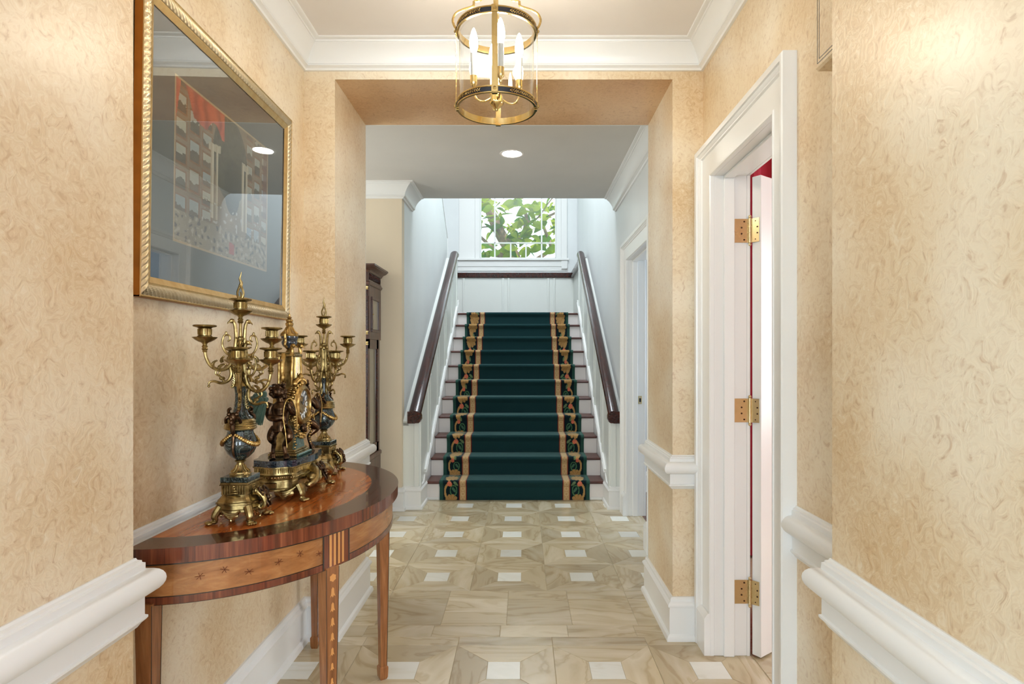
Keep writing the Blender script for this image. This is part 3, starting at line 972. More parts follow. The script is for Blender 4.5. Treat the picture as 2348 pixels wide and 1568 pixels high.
# ------------------------------------------------ stair runner
def lerp3(a, b, t):
    return tuple(x + (y - x) * t for x, y in zip(a, b))
G_CENTRE = rgb(22, 52, 54)[:3]; G_EDGE = rgb(44, 78, 68)[:3]; G_FIELD = rgb(14, 32, 36)[:3]
C_RED = rgb(108, 22, 26)[:3]; C_TAN = rgb(180, 146, 102)[:3]; C_TAN2 = rgb(198, 170, 128)[:3]
C_LEAF = rgb(174, 136, 84)[:3]; C_LEAF2 = rgb(134, 98, 56)[:3]; C_VINE = rgb(70, 108, 74)[:3]; C_BLUE = rgb(52, 72, 82)[:3]; C_PINK = rgb(206, 110, 84)[:3]
PERIOD = .93
def motif(u, v):
    """u 0..1 across the border (0 = outer edge), v metres along; acanthus leaf, scroll, flower"""
    p = (v % PERIOD) / PERIOD
    x = u - .5                                   # width .15 m -> scale so that distances are metres
    X, Y = x * .15, p * PERIOD
    col = G_FIELD
    def blob(cx, cy, rx, ry, ang=0.0):
        dx, dy = X - cx, Y - cy
        ca, sa = cos(ang), sin(ang)
        a, b = dx * ca + dy * sa, -dx * sa + dy * ca
        return sqrt((a / rx) ** 2 + (b / ry) ** 2), atan2(b / ry, a / rx)
    # blue stem
    if abs(X - .012 * sin(Y * 9)) < .010 and .30 < Y < .52:
        col = C_BLUE
    # green vine ring
    for cx, cy, rx, ry in ((.026, .115, .038, .060), (.024, .60, .034, .050)):
        r, t = blob(cx, cy, rx, ry)
        if .72 < r < 1.0: col = C_VINE
        r, t = blob(cx + .004, cy + .004, rx * .34, ry * .5, .6)
        if r < 1: col = lerp3(C_VINE, C_BLUE, .3)
    for cx, cy, a in ((.05, .19, .7), (-.03, .47, -.6), (.052, .40, .9), (.01, .70, .2)):
        r, t = blob(cx, cy, .014, .032, a)
        if r < 1: col = lerp3(C_VINE, C_TAN2, .12)
    # tan C-scroll
    r, t = blob(-.012, .105, .056, .095)
    if .66 < r < 1.0 and X < .01: col = C_LEAF
    r, t = blob(-.012, .60, .052, .085)
    if .66 < r < 1.0 and X < .0: col = C_LEAF
    # acanthus leaves (lobed outline, veins)
    for cx, cy, rx, ry, a in ((.006, .010, .066, .070, 0), (.002, .330, .068, .105, .15), (.008, .510, .064, .060, 0), (.004, .83, .066, .105, -.15), (.006, PERIOD + .010, .066, .070, 0)):
        r, t = blob(cx, cy, rx, ry, a)
        lobes = .80 + .20 * abs(cos(t * 4.5 + .4))
        if r < lobes:
            vein = abs(sin(t * 4.5 + .4))
            col = lerp3(C_LEAF, C_LEAF2, .75 if (vein > .93 and r > .18) else .12 + .25 * r)
    for cx, cy in ((-.028, .345), (-.02, .80)):
        r, t = blob(cx, cy - .085, .020, .048, .35)
        if r < 1: col = C_LEAF
    # flower
    for cx, cy in ((-.012, .185),):
        for k in range(5):
            r, t = blob(cx + .013 * cos(k * 1.256), cy + .016 * sin(k * 1.256), .013, .016)
            if r < 1: col = lerp3(C_PINK, C_TAN2, .12 * (k % 2))
    r, t = blob(-.014, .665, .018, .024)
    if r < 1: col = C_PINK
    return col

def runner_colour(a, v):
    """a: distance from the outer edge in metres"""
    if a < .030: return G_EDGE
    if a < .037: return lerp3(G_EDGE, G_FIELD, .5)
    if a < .183: return motif((a - .037) / .146, v)
    if a < .188: return G_FIELD
    if a < .196: return C_RED
    if a < .256:
        ring = sqrt(((a - .226) / .016) ** 2 + (((v % .052) - .026) / .020) ** 2)
        return C_TAN2 if .75 < ring < 1.1 else C_TAN
    if a < .264: return C_RED
    return G_CENTRE

RX0, RX1 = -.814, .6445
# carpet section (y, z) with running length
sec = []
TH = .010
def arc(cy, cz, r, a0, a1, n):
    return [(cy + r * cos(a0 + (a1 - a0) * i / n), cz + r * sin(a0 + (a1 - a0) * i / n)) for i in range(n + 1)]
pts = [(SY - TH, 0.001)]
for k in range(11):
    yr = SY + k * GO; zt = (k + 1) * RIS
    rr = .013 + TH
    yn = yr - .026 + .013
    pts.append((yr - TH, zt - .060))
    pts += arc(yn, zt - .013, rr, pi * 1.08, pi / 2, 6)
    if k < 10:
        pts.append((yr + GO - TH - .004, zt + TH)); pts.append((yr + GO - TH, zt + TH + .004))
    else:
        pts.append((yr + 1.3, zt + TH))
dense = [pts[0]]
for a, c in zip(pts[:-1], pts[1:]):
    L = sqrt((a[0] - c[0]) ** 2 + (a[1] - c[1]) ** 2)
    n = max(1, int(L / .0055)) if c[0] < SY + 10 * GO + .05 else 4
    for i in range(1, n + 1):
        dense.append((a[0] + (c[0] - a[0]) * i / n, a[1] + (c[1] - a[1]) * i / n))
run = [0.0]
for a, c in zip(dense[:-1], dense[1:]):
    run.append(run[-1] + sqrt((a[0] - c[0]) ** 2 + (a[1] - c[1]) ** 2))
W = RX1 - RX0
cols = []
a = 0.0
for lo, hi, st in ((0, .03, .03), (.03, .037, .007), (.037, .183, .0042), (.183, .188, .005), (.188, .196, .004), (.196, .256, .006), (.256, .264, .004)):
    n = max(1, round((hi - lo) / st))
    cols += [lo + (hi - lo) * i / n for i in range(n)]
cols.append(.264); half = cols[:]
full = half + [W * .36, W * .5, W * .64] + [W - c for c in reversed(half)]
runner = MB()
NC = len(full)
vs = []; clr = []
for (y, z), v in zip(dense, run):
    for c in full:
        e = min(c, W - c)
        vs.append((RX0 + c, y - SY, z))
me = bpy.data.meshes.new('stair_runner')
fs = []; fc = []
for j in range(len(dense) - 1):
    vm = (run[j] + run[j + 1]) / 2
    for i in range(NC - 1):
        fs.append((j * NC + i, j * NC + i + 1, (j + 1) * NC + i + 1, (j + 1) * NC + i))
        cm = (full[i] + full[i + 1]) / 2
        fc.append(runner_colour(min(cm, W - cm), vm + .02))
me.from_pydata(vs, [], fs); me.update()
at = me.color_attributes.new('woven', 'FLOAT_COLOR', 'CORNER')
buf = []
for c in fc:
    buf += [c[0], c[1], c[2], 1.0] * 4
at.data.foreach_set('color', buf)
me.polygons.foreach_set('use_smooth', [True] * len(fs))
painted('carpet', 'woven', 0.95, 0.35, 0.15, 260)
me.materials.append(M['carpet'])
rn = tag(link('stair_runner', me, None, (0, SY, 0)), 'dark green stair carpet with tan stripes and leafy borders', 'carpet')
so = MB()
# ================================================================== console table
TY, TA, TB, TXB, TT = 2.225, .675, .545, -1.027, .885
table = thing('console_table', (TXB, TY, 0), 'half-round inlaid mahogany console table against the left wall', 'table')
def half(a, b, n=48, x0=0.0):
    return [(x0, a)] + [(max(x0, b * cos(t)), a * sin(t)) for t in [pi / 2 - pi * i / n for i in range(1, n)]] + [(x0, -a)]
def half_prism(mb, a, b, z0, z1, n=48):
    return mb.prism(half(a, b, n), z0, z1, 'z', False)
# top: crossbanded rim, dark line, figured field
n = 64
outer = half(TA, TB, n); mid = half(TA - .098, TB - .098, n, .0); mid2 = half(TA - .104, TB - .104, n, .0)
def ringtop(o, i, z, z2=None):
    b = MB(); m = len(o)
    b.add([(p[0], p[1], z) for p in o] + [(p[0], p[1], z) for p in i], [(k, k + 1, m + k + 1, m + k) for k in range(m - 1)])
    return b
EDGE = [(0, .0415), (-.0005, .0405), (-.0005, .002), (-.003, 0)]
b = MB()
prof = [(0.0, .0395), (-.0012, .0415), (0, 0)]
top = MB(); half_prism(top, TA - .001, TB - .001, TT - .041, TT - .0008, n)
tp = top.build('tabletop', 'table_edge', table)
ringtop(outer, mid, TT).build('crossband', 'table_band', tp)
m = len(outer)
b = MB(); b.add([(p[0], p[1], TT) for p in outer] + [(p[0], p[1], TT - .0012) for p in outer], [(k, k + 1, m + k + 1, m + k) for k in range(m - 1)])
b.build('edge_line', 'table_edge', tp)
ringtop(mid, mid2, TT).build('stringing', 'ebony', tp)
b = MB(); b.add([(p[0], p[1], TT) for p in mid2], [tuple(range(m))]); b.build('field', 'table_field', tp)
# dark line under the edge
b = MB(); b.prism(half(TA - .004, TB - .004, n), TT - .045, TT - .041, 'z'); b.build('edge_line', 'ebony', tp)
# apron: bowed frieze with crossbanded lower edge and line inlay
AZ0, AZ1 = TT - .155, TT - .045
b = MB(); half_prism(b, TA - .022, TB - .022, AZ0, AZ1, n); ap = b.build('apron', 'apron_wood', table)
def band(z0, z1, off, mat, name, t0=0.0, t1=1.0):
    k_ = max(3, int((t1 - t0) * 64) + 1)
    o = []
    for i in range(k_):
        a_ = pi / 2 - pi * (t0 + (t1 - t0) * i / (k_ - 1))
        o.append((max(0.0, (TB - .022 + off) * cos(a_)), (TA - .022 + off) * sin(a_)))
    b = MB(); b.add([(p[0], p[1], z0) for p in o] + [(p[0], p[1], z1) for p in o], [(k, k + 1, k_ + k + 1, k_ + k) for k in range(k_ - 1)], True)
    return b.build(name, mat, ap)
band(AZ0 + .001, AZ0 + .020, .0006, 'table_edge', 'crossband')
band(AZ0 - .0002, AZ0 + .001, .0012, 'ebony', 'stringing')
band(AZ0 + .020, AZ0 + .0225, .0008, 'ebony', 'stringing')
band(AZ1 - .004, AZ1, .0008, 'ebony', 'stringing')
LEGY = .36
for s in (-1, 1):
    tt = math.asin(LEGY / TA)
    t_c = .5 - s * tt / pi
    band(AZ0 + .001, AZ1, .0016, 'table_edge', 'leg_block', t_c - .028, t_c + .028)
    for k in (-.0175, -.0085, .0005, .0095):
        band(AZ0 + .006, AZ1 - .006, .0020, 'boxwood', 'fluting', t_c + k + .0015, t_c + k + .0065)
    for e in (-.0295, .0265):
        band(AZ0, AZ1, .0020, 'ebony', 'stringing', t_c + e, t_c + e + .003)
# inlaid flower sprays on the frieze
for s in (-1, 1):
    for k, tq in enumerate((.10, .135, .17, .215, .25, .285)):
        t = .5 - s * (.5 - tq)
        ang = pi / 2 - pi * t
        px, py = (TB - .0212) * cos(ang), (TA - .0212) * sin(ang)
        nx, ny = cos(ang) * TA, sin(ang) * TB
        L = sqrt(nx * nx + ny * ny); nx, ny = nx / L, ny / L
        tx, ty = -ny, nx
        b = MB(); zc = (AZ0 + AZ1) / 2 + .012 + .010 * sin(k * 2.1)
        for a in range(3):
            ca, sa = cos(a * .9 + k), sin(a * .9 + k)
            b.tube([(px + nx * .0006 + tx * d * ca, py + ny * .0006 + ty * d * ca, zc + d * sa * .8) for d in (-.012, 0, .012)], .0007, 5)
        b.build('inlay_flower', 'table_edge', ap)
# legs: tapered, spade feet, bellflower inlay
def leg(x, y, ang, inlay):
    l = link('leg', None, table, (x, y, 0), (0, 0, ang))
    w0, w1 = .0225, .0135
    z0, z1 = .055, AZ0 + .002
    b = MB(); b.loft([[(sx * w, sy * w, z) for sx, sy in ((-1, -1), (1, -1), (1, 1), (-1, 1))] for z, w in ((z0, w1), (z1, w0), (AZ0 + .006, w0))], True, False)
    b.build('leg_shaft', 'leg_wood', l)
    b = MB(); b.loft([[(sx * w, sy * w, z) for sx, sy in ((-1, -1), (1, -1), (1, 1), (-1, 1))] for z, w in ((0, .0135), (.010, .017), (.045, .0185), (.052, .0185), (.058, .0145))], True, False)
    b.build('spade_foot', 'leg_wood', l)
    b = MB()
    for sx, sy in ((1, -1), (1, 1)):
        pr = [(w0 + .0006, z1), (w1 + .0006, z0)]
        b.tube([(sx * w * .99, sy * w * .99, z) for w, z in pr], .0011, 4)
    b.build('corner_line', 'ebony', l)
    if inlay:
        for k in range(11):
            z = z1 - .030 - k * .046
            sc = 1.0 - k * .045
            w = w0 + (w1 - w0) * (z1 - z) / (z1 - z0) + .0005
            o = [(0, .018), (.005, .012), (.006, -.002), (.010, -.014), (.004, -.009), (0, -.016), (-.004, -.009), (-.010, -.014), (-.006, -.002), (-.005, .012)]
            if k == 0:
                o = [(.013 * cos(a) * (1 if i % 2 else .8), .013 * sin(a) * (1 if i % 2 else .8)) for i, a in enumerate([2 * pi * j / 12 for j in range(12)])]
            b = MB(); b.add([(w + .0004, p[0] * sc, z + p[1] * sc) for p in o], [tuple(range(len(o)))])
            b.build('bellflower', 'boxwood', l)
    return l
for s in (-1, 1):
    t = atan2(LEGY / TA, sqrt(1 - (LEGY / TA) ** 2))
    leg((TB - .048) * cos(t), s * LEGY, s * .62, True)
    leg(.034, s * .637, 0, False)

# ================================================================== framed print
pic = thing('framed_picture', (XL + .003, (1.645 + 2.70) / 2, 1.55), 'gold framed print under glass hanging on the left wall', 'picture')
pic.rotation_euler = (0, radians(.75), 0)
PW, PH, FW, FD = 1.055, .90, .062, .028
hw = PW / 2
# carved frame: section across the width (0 outer .. 1 inner) with slanted flutes
def sect(t):
    if t < .10: return FD * (.82 + .18 * t / .10)
    if t < .62:
        k = (t - .10) / .52
        return FD * (.80 + .20 * sin(pi * k))
    if t < .70: return FD * .72
    return FD * (.78 - .30 * (t - .70) / .30)
def frame_side(mb, A, Bp, inward):
    """A,Bp outer corners (y,z); mitred strip with slanted carved flutes"""
    A, Bp, inward = Vector(A), Vector(Bp), Vector(inward)
    d = (Bp - A); L = d.length; d.normalize()
    NS = int(L / .0022)
    TS = [0, .04, .10, .14, .20, .27, .34, .41, .48, .55, .60, .62, .63, .69, .70, .74, .85, .93, 1.0]
    vs = []; fs = []; mi = []
    for i in range(NS + 1):
        for t in TS:
            o = t * FW
            s = o + (L - 2 * o) * i / NS
            hgt = sect(t)
            if .12 < t < .60:
                e = min(1, (t - .12) / .06, (.60 - t) / .06)
                hgt += .0022 * e * sin((s + o * .9) * 2 * pi / .0185)
            p = A + d * s + inward * o
            vs.append((hgt, p.x, p.y))
    n_ = len(TS)
    for i in range(NS):
        for j in range(n_ - 1):
            mb.mat('frame_champagne' if TS[j] >= .10 and TS[j] < .62 else 'frame_gold')
            mb.add([vs[i * n_ + j], vs[i * n_ + j + 1], vs[(i + 1) * n_ + j + 1], vs[(i + 1) * n_ + j]], [(0, 1, 2, 3)], True)
sides = [((-hw, 0), (hw, 0), (0, 1), 'frame_rail'), ((hw, PH), (-hw, PH), (0, -1), 'frame_rail'), ((-hw, PH), (-hw, 0), (1, 0), 'frame_stile'), ((hw, 0), (hw, PH), (-1, 0), 'frame_stile')]
for A, Bp, inw, nm in sides:
    mb = MB(); mb.mats = ['frame_champagne', 'frame_gold']
    frame_side(mb, A, Bp, inw)
    mb.build(nm, None, pic, angle=60)
b = MB()
b.box(0, FD * .80, -hw, -hw + .004, 0, PH); b.box(0, FD * .80, hw - .004, hw, 0, PH); b.box(0, FD * .80, -hw, hw, 0, .004); b.box(0, FD * .80, -hw, hw, PH - .004, PH)
b.build('frame_side', 'frame_side', pic)
iw, z0, z1 = hw - FW + .001, FW - .001, PH - FW + .001
MB().box(.004, .008, -iw, iw, z0, z1).build('mat_board', 'mat_board', pic)
MB().box(.0105, .0115, -iw, iw, z0, z1).build('glass', 'picture_glass', pic)
b = MB()
b.box(.004, FD * .46, -iw - .001, -iw + .002, z0, z1); b.build('rabbet', 'ebony', pic)
b = MB(); b.box(.004, FD * .46, iw - .002, iw + .001, z0, z1); b.build('rabbet', 'ebony', pic)
# the print: a made-up columned picture hall with a red drape (generic, not any known work)
PY0, PY1, PZ0, PZ1 = 1.822 - 2.1725, 2.487 - 2.1725, .187, .697
NXp, NZp = 190, 146
rnd = random.Random(3)
cells_ = {}
def print_colour(u, v):
    """u 0..1 left to right, v 0..1 bottom to top"""
    n1 = mnoise.noise(Vector((u * 9, v * 9, 0))); n2 = mnoise.noise(Vector((u * 34, v * 34, 3)))
    c = lerp3(rgb(128, 104, 80)[:3], rgb(168, 146, 118)[:3], .5 + .5 * n1)
    # side bays hung with small framed views
    if (u < .34 or u > .70) and v > .18:
        gx = (u / .115) if u < .34 else ((u - .70) / .10); gy = (v + .045 * (int(gx) % 3)) / (.125 + .03 * (int(gx + 1) % 3))
        fx, fy = gx % 1, gy % 1
        key = (int(gx) + (10 if u > .5 else 0), int(gy))
        if key not in cells_:
            cells_[key] = (rnd.random(), rnd.random())
        k = cells_[key]
        if .08 < fx < .92 and .10 < fy < .92:
            c = rgb(150, 96, 52)[:3]
            if .16 < fx < .84 and .18 < fy < .84:
                sky = lerp3(rgb(150, 170, 186)[:3], rgb(206, 200, 176)[:3], k[0])
                land = lerp3(rgb(120, 98, 74)[:3], rgb(84, 78, 64)[:3], k[1])
                c = sky if fy > .42 + .16 * n2 + .1 * k[1] else land
    # arch and dark vault
    du, dv = (u - .53) / .19, (v - .70) / .30
    if du * du + dv * dv < 1:
        c = lerp3(rgb(58, 58, 50)[:3], rgb(98, 92, 74)[:3], .5 + .9 * n2)
    du, dv = (u - .55) / .09, (v - .52) / .20
    if du * du + dv * dv < 1:
        c = lerp3(rgb(44, 42, 38)[:3], rgb(70, 66, 56)[:3], .5 + n2)
    # entablature and columns
    if .72 - .16 * abs(u - .53) < v < .77 - .16 * abs(u - .53) and (.30 < u < .42 or .66 < u < .74):
        c = rgb(206, 196, 172)[:3]
    for cx, w in ((.335, .016), (.385, .012), (.67, .014), (.715, .010)):
        if abs(u - cx) < w and .24 < v < .73:
            c = lerp3(rgb(196, 176, 146)[:3], rgb(232, 222, 200)[:3], .5 + .5 * sin((u - cx) / w * 3))
    # red drape
    if v > .99 - .34 * max(0, 1 - u / .05) or (v > .80 + .45 * (u - .36) ** 2 * 3 + .08 * sin(u * 22) and u < .46 and v > .78 + .2 * abs(u - .34)):
        c = lerp3(rgb(168, 44, 28)[:3], rgb(226, 92, 58)[:3], .5 + .5 * sin(u * 60 + n1 * 3))
    if u > .93 and v > .42:
        c = lerp3(rgb(120, 52, 40)[:3], c, .35)
    # floor with a loose crowd of small blurred shapes
    if v < .20:
        c = lerp3(rgb(140, 122, 100)[:3], rgb(178, 164, 140)[:3], .5 + .5 * n1)
        if n2 > .30: c = rgb(196, 188, 172)[:3]
        elif n2 < -.30: c = rgb(74, 70, 70)[:3]
        if .52 < u < .58 and .04 < v < .12 and n1 > -.1: c = rgb(186, 62, 48)[:3]
    elif v < .36 and .2 < u < .9 and n2 > .38:
        c = rgb(206, 204, 196)[:3]
    # thin border
    if min(u, 1 - u) < .012 or min(v, 1 - v) < .014:
        c = rgb(206, 178, 136)[:3]
    return c
vs = []; fs = []; fc = []
for j in range(NZp + 1):
    for i in range(NXp + 1):
        vs.append((.0086, PY0 + (PY1 - PY0) * i / NXp, PZ0 + (PZ1 - PZ0) * j / NZp))
for j in range(NZp):
    for i in range(NXp):
        a = j * (NXp + 1) + i
        fs.append((a, a + 1, a + NXp + 2, a + NXp + 1))
        fc.append(tuple(x * .62 + .012 for x in print_colour((i + .5) / NXp, (j + .5) / NZp)))
me = bpy.data.meshes.new('print'); me.from_pydata(vs, [], fs); me.update()
at = me.color_attributes.new('ink', 'FLOAT_COLOR', 'CORNER')
buf = []
for c in fc:
    buf += [c[0], c[1], c[2], 1.0] * 4
at.data.foreach_set('color', buf)
painted('print_ink', 'ink', 0.8)
me.materials.append(M['print_ink'])
link('print', me, pic)
# ================================================================== candelabra
def plan(ax, ay, bow, cant=.16, mid=.55, n=10):
    """square with canted corners and a bowed middle on every side, as a closed outline"""
    pts = []
    for (hx, ex) in (((1, 0), (0, 1)), ((0, 1), (-1, 0)), ((-1, 0), (0, -1)), ((0, -1), (1, 0))):
        for i in range(n + 1):
            u = -(1 - cant) + 2 * (1 - cant) * i / n
            o = bow * (1 - (u / mid) ** 2) if abs(u) < mid else 0.0
            A = ax if hx[0] else ay
            Bq = ay if hx[0] else ax
            pts.append((hx[0] * (A + o) + ex[0] * u * Bq, hx[1] * (A + o) + ex[1] * u * Bq))
    return pts
def ring3(pl, z, k=1.0):
    return [(x * k, y * k, z) for x, y in pl]

def paw_foot(h, out, top_r=.012):
    """cabriole lion-paw foot; local +X points outwards, top at (0,0,h)"""
    b = MB()
    p = spline([(-.004, 0, h + .006), (.006, 0, h * .82), (.012, 0, h * .55), (.010, 0, h * .32), (.016, 0, h * .16)], 4)
    n = len(p)
    b.tube(p, [top_r * (1.15 - .6 * i / (n - 1)) for i in range(n)], 10)
    for a in (-.5, -.17, .17, .5):
        b.ell((.018 + .012 * cos(a), .020 * sin(a), h * .12), (.009, .0048, h * .12), 8, 6)
    b.ell((.014, 0, h * .17), (.012, .011, h * .15), 8, 6)
    for a in (-.006, 0, .006):
        b.tube([(.002, a, h * .9), (.0175 + .0 * a, a * .9, h * .55), (.016, a * .7, h * .28)], .0016, 5)
    return b

def cup_mesh():
    b = MB()
    b.lathe([(.0, .0), (.010, .0), (.013, .003), (.020, .005), (.0205, .008), (.0175, .010), (.0172, .030), (.020, .033), (.031, .036), (.0325, .039), (.030, .041), (.016, .0405), (.014, .030), (.0, .029)], 24)
    for k in range(14):
        a = 2 * pi * k / 14
        b.tube([(.0178 * cos(a), .0178 * sin(a), .012), (.0182 * cos(a), .0182 * sin(a), .029)], .0016, 5)
    return b.mesh('candle_cup', 'brass')
def pan_mesh():
    b = MB()
    b.lathe([(.0, -.010), (.007, -.010), (.010, -.007), (.016, -.005), (.026, .001), (.033, .007), (.0345, .0085), (.033, .0095), (.022, .006), (.0, .005)], 28)
    b.lathe([(.0, -.030), (.006, -.030), (.009, -.026), (.0065, -.022), (.0085, -.018), (.0055, -.014), (.007, -.010), (.0, -.009)], 16)
    return b.mesh('drip_pan', 'brass')
def rh(path, a=0.0):
    return [(r * cos(a) , r * sin(a), z) for r, z in path]
def scroll(c, r, turns, a0, sgn=1, n=26, end=.25):
    return [(c[0] + (r * (1 - (1 - end) * i / n)) * cos(a0 + sgn * turns * 2 * pi * i / n), c[1] + (r * (1 - (1 - end) * i / n)) * sin(a0 + sgn * turns * 2 * pi * i / n)) for i in range(n + 1)]
def arm_mesh():
    """one branch, radial plane X-Z, stem axis at X=0, cup at X=.10; z measured so that the pan sits at 0"""
    b = MB()
    T = lambda path, r0, r1, n=8: b.tube([(x, 0, z) for x, z in path], [r0 + (r1 - r0) * i / (len(path) - 1) for i in range(len(path))], n)
    main = spline([(.012, .008), (.016, -.03), (.022, -.060), (.038, -.083), (.062, -.088), (.084, -.075), (.096, -.052), (.100, -.028)], 6)
    T(main, .0062, .0048)
    # upper neck with bird head
    T(spline([(.012, .008), (.014, .035), (.017, .052), (.023, .060), (.030, .056)], 5), .0058, .0044)
    b.ell((.024, 0, .060), (.0085, .006, .007), 10, 8)
    b.tube([(.029, 0, .059), (.036, 0, .054), (.038, 0, .050)], [.0038, .0022, .0006], 6)
    # open scroll above the arm
    T(spline([(.020, -.045), (.040, -.038), (.052, -.012), (.047, .014), (.034, .016), (.030, .004), (.037, -.002)], 5), .0038, .0026)
    b.ell((.041, 0, .022), (.004, .004, .006), 8, 6)
    b.tube([(.022, 0, -.020), (.034, 0, -.020)], .002, 6)
    # acanthus foliage along the arm
    for x, z, a, L in ((.030, -.078, 2.3, .024), (.046, -.086, 2.0, .028), (.062, -.086, 1.6, .024), (.078, -.078, 1.2, .020), (.034, -.060, 1.2, .020), (.052, -.066, .9, .018)):
        p = [(x + L * t * cos(a + .9 * t), 0, z + L * t * sin(a + .9 * t)) for t in (0, .3, .6, .85, 1)]
        b.tube(p, [.0048, .0055, .0042, .003, .0015], 7, flat=.6)
        b.ell(p[-1], .003, 8, 6)
    # hanging leaf and tail scroll below
    T(spline([(.030, -.080), (.026, -.100), (.034, -.120), (.054, -.128), (.074, -.122), (.086, -.124), (.090, -.132)], 5), .006, .0028)
    b.ell((.089, 0, -.136), .0042, 8, 6)
    T(spline([(.046, -.124), (.058, -.108), (.070, -.100), (.068, -.090), (.058, -.094), (.062, -.102)], 5), .0036, .002)
    b.ell((.052, 0, -.114), (.009, .0042, .006), 8, 6)
    T(spline([(.026, -.086), (.019, -.104), (.018, -.126), (.023, -.142), (.028, -.136)], 5), .0046, .0024)
    for k in range(5):
        b.ell((.0185 + .001 * k, 0, -.104 - .007 * k), (.0048, .0048, .003), 8, 5)
    for k in range(7):
        t = k / 6
        i = int(t * (len(main) - 1))
        b.ell((main[i][0], .004 * (-1) ** k, main[i][1]), (.004, .003, .004), 6, 5)
    # nozzle under the pan
    b.lathe([(.0, -.036), (.005, -.036), (.0072, -.032), (.005, -.028), (.0, -.027)], 12, (.100, 0, 0))
    return b.mesh('arm', 'brass')

def base_mesh():
    b = MB()
    pl = plan(.050, .050, .012)
    b.loft([ring3(pl, z, k) for z, k in ((.034, 1.0), (.036, 1.06), (.042, 1.06), (.044, 1.0), (.056, 1.0), (.058, 1.07), (.063, 1.07), (.065, 1.0), (.068, .98), (.074, .90), (.080, .82), (.084, .80))], True, True)
    a = .0385
    b.box(-a, a, -a, a, .082, .118, .001)
    b.box(-a - .004, a + .004, -a - .004, a + .004, .114, .121, .002)
    for k in range(10):
        u = -a + .004 + k * (2 * a - .008) / 9
        for s in (-1, 1):
            b.tube([(u, s * (a + .0006), .086), (u, s * (a + .0006), .112)], .0026, 6)
            b.tube([(s * (a + .0006), u, .086), (s * (a + .0006), u, .112)], .0026, 6)
    nb = 26
    for k in range(nb):
        u = -a - .003 + k * (2 * a + .006) / (nb - 1)
        for s in (-1, 1):
            b.ell((u, s * (a + .0048), .1135), .0014, 6, 4); b.ell((s * (a + .0048), u, .1135), .0014, 6, 4)
    # small urn relief on each face, raised panel, drapery swag and drop
    for k in range(4):
        ca, sa = cos(k * pi / 2), sin(k * pi / 2)
        R = lambda x, y, z: (x * ca - y * sa, x * sa + y * ca, z)
        rot = Matrix.Rotation(k * pi / 2, 3, 'Z')
        for zz, rr in ((.110, .004), (.103, .006), (.096, .010), (.089, .014)):
            b.ell(R(a + .003, 0, zz), (.004, rr, .0036), 8, 6, rot)
        b.ell(R(a + .006, 0, .081), (.012, .022, .004), 10, 6, rot)
        for zz, w, dep in ((.030, .026, .0), (.024, .021, .0), (.0185, .014, .0)):
            pts = [R(.058 - .0 * t * t, w * t, zz + .010 * t * t) for t in (-1, -.6, -.2, .2, .6, 1)]
            b.tube(pts, [.0035, .0048, .0055, .0055, .0048, .0035], 7)
        b.ell(R(.058, 0, .026), (.005, .022, .010), 10, 8, rot)
        b.ell(R(.060, 0, .012), (.0034, .0034, .006), 8, 6)
    return b.mesh('base', 'brass')

def urn_mesh():
    b = MB()
    b.lathe([(.0, .186), (.016, .186), (.026, .193), (.038, .205), (.0455, .221), (.0475, .232), (.0465, .243), (.0425, .256), (.038, .266), (.0365, .272), (.039, .277), (.0, .278)], 36)
    return b.mesh('urn_body', 'green_marble')
def neck_mesh():
    b = MB()
    b.lathe([(.0, .309), (.036, .309), (.0365, .3125), (.034, .3155), (.028, .320), (.0215, .331), (.0175, .348), (.0155, .368), (.0155, .386), (.0170, .400), (.0185, .408), (.017, .411), (.0, .411)], 32)
    return b.mesh('urn_neck', 'green_marble')
def collar_mesh():
    b = MB()
    b.lathe([(.0, .276), (.039, .276), (.0455, .279), (.047, .283), (.0445, .286), (.046, .289), (.0435, .292), (.045, .296), (.0425, .299), (.044, .303), (.0415, .306), (.037, .310), (.0, .310)], 36)
    return b.mesh('collar', 'brass')
def socle_mesh():
    b = MB()
    b.lathe([(.0, .137), (.031, .137), (.0315, .141), (.028, .144), (.027, .148), (.020, .152), (.0145, .160), (.0115, .170), (.0110, .176), (.016, .179), (.0165, .182), (.013, .184), (.017, .187), (.0, .188)], 28)
    for k in range(16):
        a = 2 * pi * k / 16
        b.tube([(.0265 * cos(a), .0265 * sin(a), .148), (.017 * cos(a), .017 * sin(a), .157), (.0122 * cos(a), .0122 * sin(a), .169)], [.0028, .0022, .0014], 5)
        b.ell((.0295 * cos(a), .0295 * sin(a), .1425), .0022, 6, 4)
    return b.mesh('socle', 'brass')
def stem_mesh():
    b = MB()
    b.lathe([(.0, .409), (.0185, .409), (.019, .413), (.0155, .420), (.012, .428), (.0085, .434), (.0105, .438), (.0085, .442), (.0105, .448), (.0118, .462), (.0105, .486), (.0085, .512), (.0078, .530),
             (.0115, .535), (.0115, .541), (.008, .545), (.0115, .552), (.0115, .557), (.0052, .562), (.0045, .600), (.0062, .604), (.0046, .608), (.0082, .614), (.0046, .619), (.0066, .624), (.0, .627)], 20)
    for k in range(8):
        a = 2 * pi * k / 8
        b.tube([(.0115 * cos(a), .0115 * sin(a), .455), (.0086 * cos(a), .0086 * sin(a), .512)], .0014, 5)
    return b.mesh('stem', 'brass')
